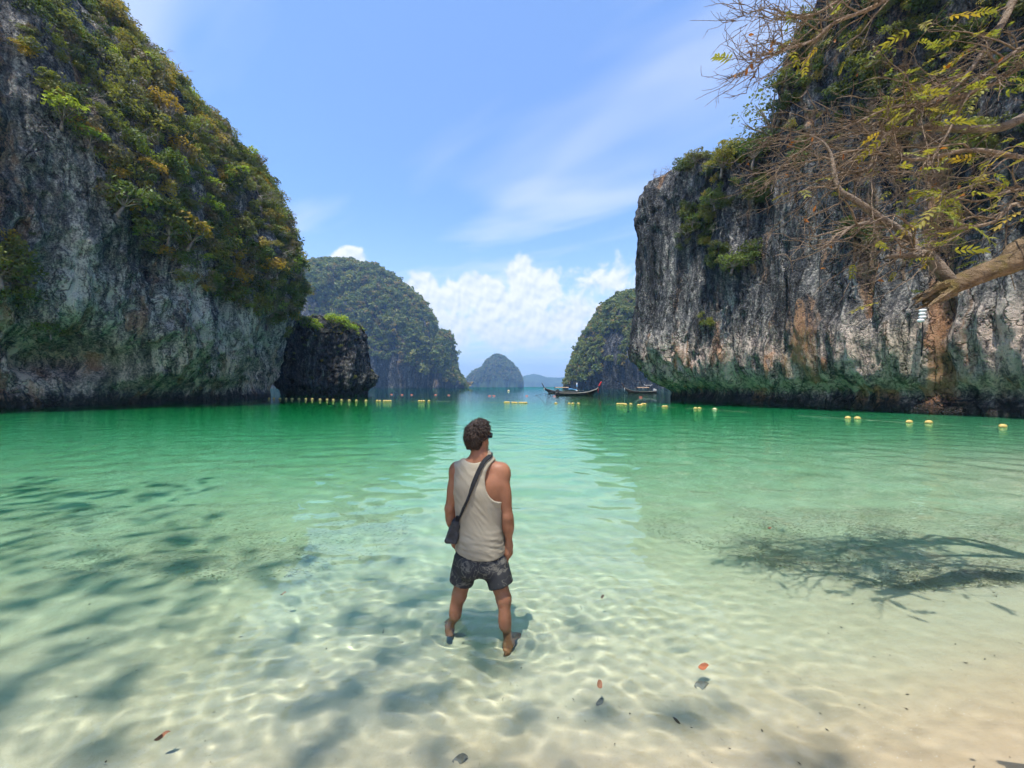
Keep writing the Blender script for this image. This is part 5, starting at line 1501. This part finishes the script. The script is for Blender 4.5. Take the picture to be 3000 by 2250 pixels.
cluster([(1133, 171), (1150, 171), (1166, 171), (1182, 171), (1197, 175), (1238, 171)], c8, 'below the boat by the right cliff', YG)
cluster([(1302, 181), (1322, 181), (1334, 172), (1352, 172)], c8, 'bunched together left of the right cliff foot', YG)
cluster([(1504, 192), (1524, 192)], c8, 'at the foot of the right cliff', YG)
cluster([(1762, 208), (1793, 208)], c8, 'in front of the undercut of the right cliff', YG)
buoy(*c8(1918, 215), 'single faded whitish buoy in front of the right cliff', YG, B_faded)
cluster([(2484, 1224), (2512, 1225)], lambda x, y: (x, y), 'before the mossy right cliff', YG)
cluster([(2664, 1236), (2721, 1237)], lambda x, y: (x, y), 'nearest to the broken limb', YG)
buoy(2938, 1249, 'large yellow buoy nearest the right edge of the picture', YG, rz=.1)
buoy(1490, 1143, 'lone pale orange buoy far out under the dome shaped island', 'far buoys', B_faded, 2.2, False, rope=False)
for (x, y, w) in ((1147, 1153, 'white streak left of the island reflection'), (1178, 1154, 'dark reflection of the large island'), (1206, 1154, 'middle of the island reflection'), (1276, 1154, 'edge of the island reflection'), (1315, 1155, 'bright water right of the island reflection'),
                  (1434, 1157, 'water under the dome shaped island'), (1447, 1157, 'water just right of the dome shaped island'), (1543, 1157, 'water left of the boats'), (1624, 1158, 'water under the front boat\'s stern'), (1877, 1161, 'water below the right boat')):
    buoy(x, y, f'flat red float in the {w}', 'far red floats', B_red, 1.05, False, 0.0, False)
def build_rope():
    P = np.array(sorted(ROPE_PTS, key=lambda p: math.atan2(p[0], p[1])))
    g = Geo(); P = P.copy(); P[:, 2] = .012
    Q = []
    for a, b in zip(P[:-1], P[1:]):
        n = max(2, int(np.linalg.norm(b - a) / .6)); t = np.linspace(0, 1, n, endpoint=False)[:, None]
        s = a + (b - a) * t; s[:, 1] += .12 * np.sin(t[:, 0] * math.pi) * np.sin(s[:, 0] * 3); s[:, 2] = .012 - .02 * np.sin(t[:, 0] * math.pi) ** 2; Q.append(s)
    Q = np.concatenate(Q + [P[-1:]])
    c = Q.mean(0); c[2] = 0
    g.tube(Q - c, .004, 5); o = g.obj('buoy_rope', M_rope); o.location = c
    tag(o, 'thin pale rope linking the yellow buoys across the bay', 'rope')
build_rope()

# ---- long-tail boats
M_hull = simple_mat('dark_hull', (0.050, 0.043, 0.046), 0.6, 0, 0.4, 1.2, 0.2, 12, 0.25)
M_hull2 = simple_mat('brown_hull', (0.085, 0.055, 0.040), 0.6, 0, 0.4, 1.2, 0.2, 12, 0.25)
M_wood = simple_mat('boat_wood', (0.26, 0.18, 0.11), 0.75, 0, 0.3, 2.0, spec=0.2)
M_pale = simple_mat('pale_gunwale', (0.24, 0.22, 0.19), 0.6, 0, 0.15, 2.0, spec=0.3)
M_cloth_r = simple_mat('red_sash', (0.42, 0.045, 0.05), 0.85, 0, 0.2, 6.0, spec=0.1)
M_white = simple_mat('white_paint', (0.72, 0.73, 0.74), 0.5, 0, 0.1, 3.0, spec=0.3)
M_blue = simple_mat('blue_tarp', (0.10, 0.30, 0.52), 0.6, 0, 0.2, 3.0, spec=0.2)
M_steel = simple_mat('engine_metal', (0.10, 0.10, 0.105), 0.45, 0.6, 0.3, 5.0, spec=0.4)
M_black = simple_mat('tyre_rubber', (0.018, 0.018, 0.019), 0.85, 0, 0.2, 5.0, spec=0.2)
def longtail(name, pos, rz, L, label, hullm, roof=None, tarp=False, sash=True, fender=False, radar=False, tail=(1.9, .25)):
    root = empty(name, pos, rz); tag(root, label, 'boat', 'wooden long-tail boats moored in the bay')
    n = 36; s = np.linspace(0, 1, n); x = (s - .5) * L
    bm_ = .98 * np.clip(np.interp(s, [0, .06, .3, .6, .8, .92, 1], [.62, .72, .98, 1.0, .72, .34, .05]), .05, 1)
    sh = np.interp(s, [0, .2, .5, .7, .82, .92, 1], [.62, .52, .52, .66, .92, 1.32, 1.85])
    kl = np.interp(s, [0, .1, .7, .88, 1], [-.25, -.32, -.32, -.05, .95])
    prof = [(-1, 1.0), (-.96, .62), (-.80, .28), (-.45, .06), (0, 0), (.45, .06), (.80, .28), (.96, .62), (1, 1.0)]
    V = np.array([[[x[i] + .35 * (k[1] - .5) * (s[i] > .9), k[0] * bm_[i], kl[i] + (sh[i] - kl[i]) * k[1]] for k in prof] for i in range(n)])
    inn = V.copy(); inn[:, :, 1] *= .93; inn[:, :, 2] = np.minimum(inn[:, :, 2] + .06, V[:, :, 2] - .002)
    m = len(prof)
    g = Geo(); g.add(V.reshape(-1, 3), grid_faces(n, m)); g.add(inn.reshape(-1, 3), grid_faces(n, m)[:, ::-1])
    tr = np.arange(m); g.add(V[0], None, [[i, i + 1, m // 2] for i in range(m - 1) if i != m // 2 and i + 1 != m // 2])
    g.obj('hull', hullm, root)
    for sd in (0, -1):
        g = Geo(); g.tube(V[:, sd, :] + (0, 0, .02), .055, 6); g.obj('gunwale', M_pale, root)
    pr = np.array([[L * .5 - .15, 0, 1.2], [L * .5 + .18, 0, 1.9], [L * .5 + .42, 0, 2.5], [L * .5 + .72, 0, 3.15]])
    g = Geo(); g.tube(catmull(pr, 12), np.linspace(.17, .10, 12), 8); pw = g.obj('prow', hullm, root)
    if sash:
        g = Geo(); g.tube(catmull(pr[1:], 8)[1:], np.linspace(.19, .15, 7), 9); g.obj('sash', M_cloth_r, pw)
    for k in (-.5, .5):
        g = Geo(); g.tube([(L * .5 + .10, k * .15, 1.75), (L * .5 + .02, k * .3, 1.2), (L * .5 + .05, k * .34, .55)], [.05, .07, .04], 5); g.obj('ribbon', M_cloth_r if sash else M_white, pw)
    for xx in (-.30, -.12, .08, .24):
        g = Geo(); g.box((xx * L, 0, .36), (.28, 1.7, .05)); g.obj('thwart', M_wood, root, False)
    g = Geo(); g.box((-.05 * L, 0, .05), (.7 * L, 1.25, .04)); g.obj('deck', M_wood, root, False)
    if roof:
        x0, x1 = roof[0] * L, roof[1] * L
        for xx in np.linspace(x0 + .1, x1 - .1, 3):
            for k in (-.78, .78):
                g = Geo(); g.tube([(xx, k, .45), (xx, k, 1.68)], .04, 6); g.obj('roof_post', M_wood, root)
        g = Geo(); w = np.linspace(-1, 1, 9); P = np.array([[[xx, k * .98, 1.68 + .22 * (1 - k * k)] for k in w] for xx in (x0, x1)])
        g.add(P.reshape(-1, 3), grid_faces(2, 9)); g.add(P.reshape(-1, 3) - (0, 0, .05), grid_faces(2, 9)[:, ::-1]); g.obj('roof', M_wood, root)
    if tarp:
        g = Geo(); w = np.linspace(-1, 1, 7); P = np.array([[[xx, k * .9, 1.15 + .12 * math.sin(xx * 2) + .15 * (1 - k * k)] for k in w] for xx in np.linspace(-.42 * L, -.16 * L, 6)])
        g.add(P.reshape(-1, 3), grid_faces(6, 7)); g.add(P.reshape(-1, 3) - (0, 0, .03), grid_faces(6, 7)[:, ::-1]); g.obj('tarp', M_blue, root)
    ex = -L * .5 + .35
    root.scale = (1, 1, .88)
    g = Geo(); g.box((ex, 0, 1.02), (.75, .42, .42)); g.box((ex + .1, 0, 1.32), (.4, .3, .22)); en = g.obj('engine', M_steel if not radar else M_white, root, False)
    g = Geo(); g.tube([(ex, 0, .4), (ex, 0, .85)], .08, 8); g.obj('engine_post', M_steel, en)
    g = Geo(); g.tube([(ex - .3, 0, 1.0), (ex - 2.4, tail[1], .48), (ex - 4.6, tail[1] * 2, -.05)], [.055, .045, .035], 7); g.obj('propeller_shaft', M_steel, en)
    g = Geo(); g.tube([(ex + .35, 0, 1.1), (ex + 1.5, .1, 1.25)], .03, 6); g.obj('tiller', M_steel, en)
    if fender:
        a = np.linspace(0, 2 * math.pi, 15); g = Geo(); g.tube(np.stack([-L * .46 + .30 * np.cos(a), 0 * a - .86, .32 + .30 * np.sin(a)], 1), .085, 8, False); g.obj('tyre_fender', M_black, root)
    if radar:
        for k in (-.5, .5):
            g = Geo(); g.tube([(-.26 * L + k, 0, 1.85), (-.26 * L + k, 0, 2.45)], .03, 6); g.obj('frame_post', M_white, root)
        g = Geo(); g.tube([(-.26 * L - 1.0, 0, 2.65), (-.26 * L - .7, 0, 2.45), (-.26 * L + .9, 0, 2.45), (-.26 * L + 1.2, 0, 2.7)], .06, 6); g.obj('frame_rail', M_white, root)
    return root
longtail('longtail_boat', sea_pos(1690, 1158.5), R(4), 8.6, 'dark long-tail boat in front with red wrapped prow pointing right', M_hull, None, False, True, True, False, (1.9, .1))
longtail('longtail_boat', sea_pos(1646, 1151.5), R(186), 9.8, 'dark long-tail boat behind the front one, prow pointing left, with roof and blue tarp', M_hull, (-.18, .20), True, False, False, False)
longtail('longtail_boat', sea_pos(1876, 1152), R(178), 8.4, 'brown long-tail boat beside the right cliff with white rails and prow pointing left', M_hull2, (-.25, .12), False, False, False, True, (1.6, 0))
def marker():
    p = sea_pos(1690, 1146); root = empty('marker_flag', p); tag(root, 'small blue and white flag standing on the water behind the boats', 'flag')
    g = Geo(); g.lathe([(.02, -.2), (.45, -.1), (.45, .25), (.02, .45)], (0, 0, 0), 12); g.obj('float', M_white, root)
    g = Geo(); g.tube([(0, 0, .2), (0, 0, 3.2)], .05, 6); g.obj('pole', M_white, root)
    g = Geo(); g.box((0, 0, 2.2), (.6, .06, .8)); g.obj('cloth', M_blue, root, False)
    g = Geo(); g.box((0, 0, 2.95), (.5, .06, .7)); g.obj('upper_cloth', M_white, root, False)
marker()
def bundle():
    p = on_rock(PR, 2692, 925); root = empty('hanging_bundle', p + np.array([-.25, -.45, 0])); tag(root, 'small white bundle hanging on the right cliff under the broken limb', 'bundle')
    rng = np.random.default_rng(2); g = Geo()
    for i in range(4):
        g.lathe([(.01, -.11), (.20, -.08), (.24, 0), (.20, .08), (.01, .11)], (rng.normal() * .05, 0, .42 - i * .22), 9, 'z', (1, .6))
    o = g.obj('cloth', M_white, root); o['kind'] = 'stuff'
    g = Geo(); g.tube([(0, 0, -.35), (.05, .05, -1.4), (.02, .1, -2.6)], .035, 5); g.obj('cord', M_black, root)
bundle()

# ---- fallen leaves
def drift_leaves():
    mats = [simple_mat('leaf_orange', (0.24, 0.075, 0.03), 0.6, 0, 0.3, 20), simple_mat('leaf_brown', (0.23, 0.10, 0.05), 0.7, 0, 0.3, 20), simple_mat('leaf_grey', (0.15, 0.14, 0.12), 0.8, 0, 0.3, 20), simple_mat('leaf_dark', (0.075, 0.06, 0.045), 0.8, 0, 0.3, 20)]
    for (xp, yp, s, m, lab, a, sunk) in (
            (2062, 1958, .075, 0, 'orange leaf floating right of the man', .2, False), (1757, 2010, .055, 1, 'brown leaf on the water below right of the man', 1.4, False), (2066, 2006, .09, 2, 'grey leaf lying on the sand below the orange one', .1, True),
            (1765, 1752, .04, 3, 'tiny dark leaf drifting right of the man\'s knee', .6, False), (830, 1743, .045, 1, 'reddish leaf afloat far left of the man', .3, False), (476, 2163, .06, 1, 'brown leaf near the lower left corner', .7, False),
            (1762, 2055, .06, 2, 'grey leaf shape on the sand painted as shadow of the brown one', 1.0, True), (1990, 2120, .05, 3, 'small dark leaf on the sand at lower right', 2.0, True), (1345, 2232, .07, 2, 'grey leaf at the bottom edge below the man', .4, True),  # first grey blade plays the cast shadow of the floating brown leaf
            (2255, 1550, .06, 1, 'brown leaf at the rim of the fish shoal on the right', .2, False)):
        Y = CAMZ * F / (yp - HOR); p = np.array([(xp - 1500) / F * Y, Y, 0.012])
        if sunk:
            p = p * np.array([1.03, 1.05, 1]); p[2] = float(sand_z(p[0], p[1])) + .012
        V, f = leaf_blade(s, s * .28, 7); V[:, 0] -= s / 2; V[:, 2] = .012 * np.sin(V[:, 0] / s * 5) + .15 * np.abs(V[:, 1])
        g = Geo(); g.add(V, f); o = g.obj('fallen_leaf', mats[m]); o.location = p; o.rotation_euler = (0.1, .1, a); tag(o, lab, 'leaf', 'leaves drifting in the shallows')
        o.cycles.is_caustics_receiver = sunk
    # crumbs of leaf and twig on the sand
    rng = np.random.default_rng(4); n = 150; g = Geo()
    Y = 1.7 + 3.0 * rng.random(n) ** 1.3; X = (rng.random(n) * 2.6 - 1.15) * Y
    Z = sand_z(X, Y) + .012
    for i in range(n):
        s = rng.uniform(.004, .014); a = rng.random() * 6.28; d = np.array([math.cos(a), math.sin(a), 0]) * s; b = np.array([-d[1], d[0], 0]) * rng.uniform(.15, .5)
        c = np.array([X[i], Y[i], Z[i]])
        g.add([c - d, c + b, c + d, c - b, c + (0, 0, .006)], None, [[0, 1, 4], [1, 2, 4], [2, 3, 4], [3, 0, 4]])
    o = g.obj('leaf_litter', mats[3], None, False); tag(o, 'scattered dark crumbs of leaves on the sand', None, None, 'stuff'); o.cycles.is_caustics_receiver = True
drift_leaves()

def fish():
    rng = np.random.default_rng(6)
    m = simple_mat('small_fish', (0.30, 0.30, 0.19), 0.45, 0, 0.35, 3.0, spec=0.4)
    # one fish: diamond body and a forked tail, head along +x
    fv = np.array([[.5, 0, 0], [.15, .07, 0], [.15, -.07, 0], [.15, 0, .13], [.15, 0, -.13], [-.36, 0, 0], [-.52, 0, .13], [-.52, 0, -.13], [-.42, 0, 0]])
    ff = np.array([[0, 1, 3], [0, 3, 2], [0, 2, 4], [0, 4, 1], [5, 3, 1], [5, 2, 3], [5, 4, 2], [5, 1, 4], [5, 6, 8], [5, 8, 7]])
    def shoal(label, n, poly):
        P = np.array(poly, float); pts = []
        lo, hi = P.min(0), P.max(0)
        while len(pts) < n:
            q = lo + rng.random((n * 3, 2)) * (hi - lo); ins = np.zeros(len(q), bool); j = len(P) - 1
            for i in range(len(P)):
                ins ^= ((P[i, 1] > q[:, 1]) != (P[j, 1] > q[:, 1])) & (q[:, 0] < (P[j, 0] - P[i, 0]) * (q[:, 1] - P[i, 1]) / (P[j, 1] - P[i, 1] + 1e-9) + P[i, 0]); j = i
            e = perlin(np.stack([q[:, 0] * .006, q[:, 1] * .012, 0 * q[:, 0] + 3.0], -1))
            pts.extend(q[ins & (rng.random(len(q)) < .55 + .9 * e)])
        pts = pts[:n]
        pts = np.array(pts); Y = CAMZ * F / (pts[:, 1] - HOR); X = (pts[:, 0] - 1500) / F * Y
        bed = sand_z(X, Y * 1.06); Z = bed * rng.uniform(.5, .93, n); k = 1 + (-Z) * .45 / 1.75
        X = X * k; Y = Y * k
        L = rng.uniform(.028, .052, n); a = rng.normal(.25, .7, n) + (rng.random(n) < .5) * math.pi
        ca, sa = np.cos(a), np.sin(a)
        V = fv[None] * L[:, None, None]
        W = np.stack([V[..., 0] * ca[:, None] - V[..., 1] * sa[:, None] + X[:, None], V[..., 0] * sa[:, None] + V[..., 1] * ca[:, None] + Y[:, None], V[..., 2] + Z[:, None]], -1)
        Fa = (np.arange(n)[:, None, None] * 9 + ff[None]).reshape(-1, 3)
        o = obj('fish_shoal', make_mesh('fish_shoal', W.reshape(-1, 3), Fa, m, False)); tag(o, label, None, None, 'stuff'); o.cycles.is_caustics_receiver = True
    shoal('dense shoal of tiny fish in the shallows on the right', 11000, [(1880, 1520), (2080, 1495), (2500, 1500), (3010, 1490), (3010, 1720), (2700, 1735), (2480, 1712), (2250, 1660), (2050, 1610), (1900, 1570)])
    shoal('loose shoal of tiny fish in the shallows on the left', 6500, [(300, 1490), (900, 1470), (1240, 1500), (1180, 1600), (900, 1690), (560, 1710), (120, 1680), (-10, 1600), (-10, 1540)])
fish()

def swash_glints():
    """tiny white domes painted as sun glints on the swash"""
    rng = np.random.default_rng(12); n = 900; g = Geo()
    m = simple_mat('glint_white', (0.80, 0.80, 0.78), 0.4, 0, 0.05, 5.0, spec=0.5)  # white colour stands in for sparkle on the water
    X = rng.uniform(-0.6, 4.2, n); d = np.abs(rng.normal(.10, .22, n)) + .03
    Y = 1.15 + (d + .18 * (X + .3)) / .98
    keep = perlin(np.stack([X * 2.2, Y * 3.0, 0 * X + 5], -1)) > -0.02
    X, Y = X[keep], Y[keep]
    a = np.arange(6) * math.pi / 3
    for x, y in zip(X, Y):
        r = rng.uniform(.0008, .0022); z = .012
        V = np.concatenate([np.stack([x + r * np.cos(a), y + r * np.sin(a), 0 * a + z], 1), [[x, y, z + r * .8]]])
        g.add(V, None, [[k, (k + 1) % 6, 6] for k in range(6)])
    o = g.obj('glint_flecks', m); tag(o, 'tiny white flecks painted as sun glints along the edge of the water', None, None, 'stuff')
swash_glints()
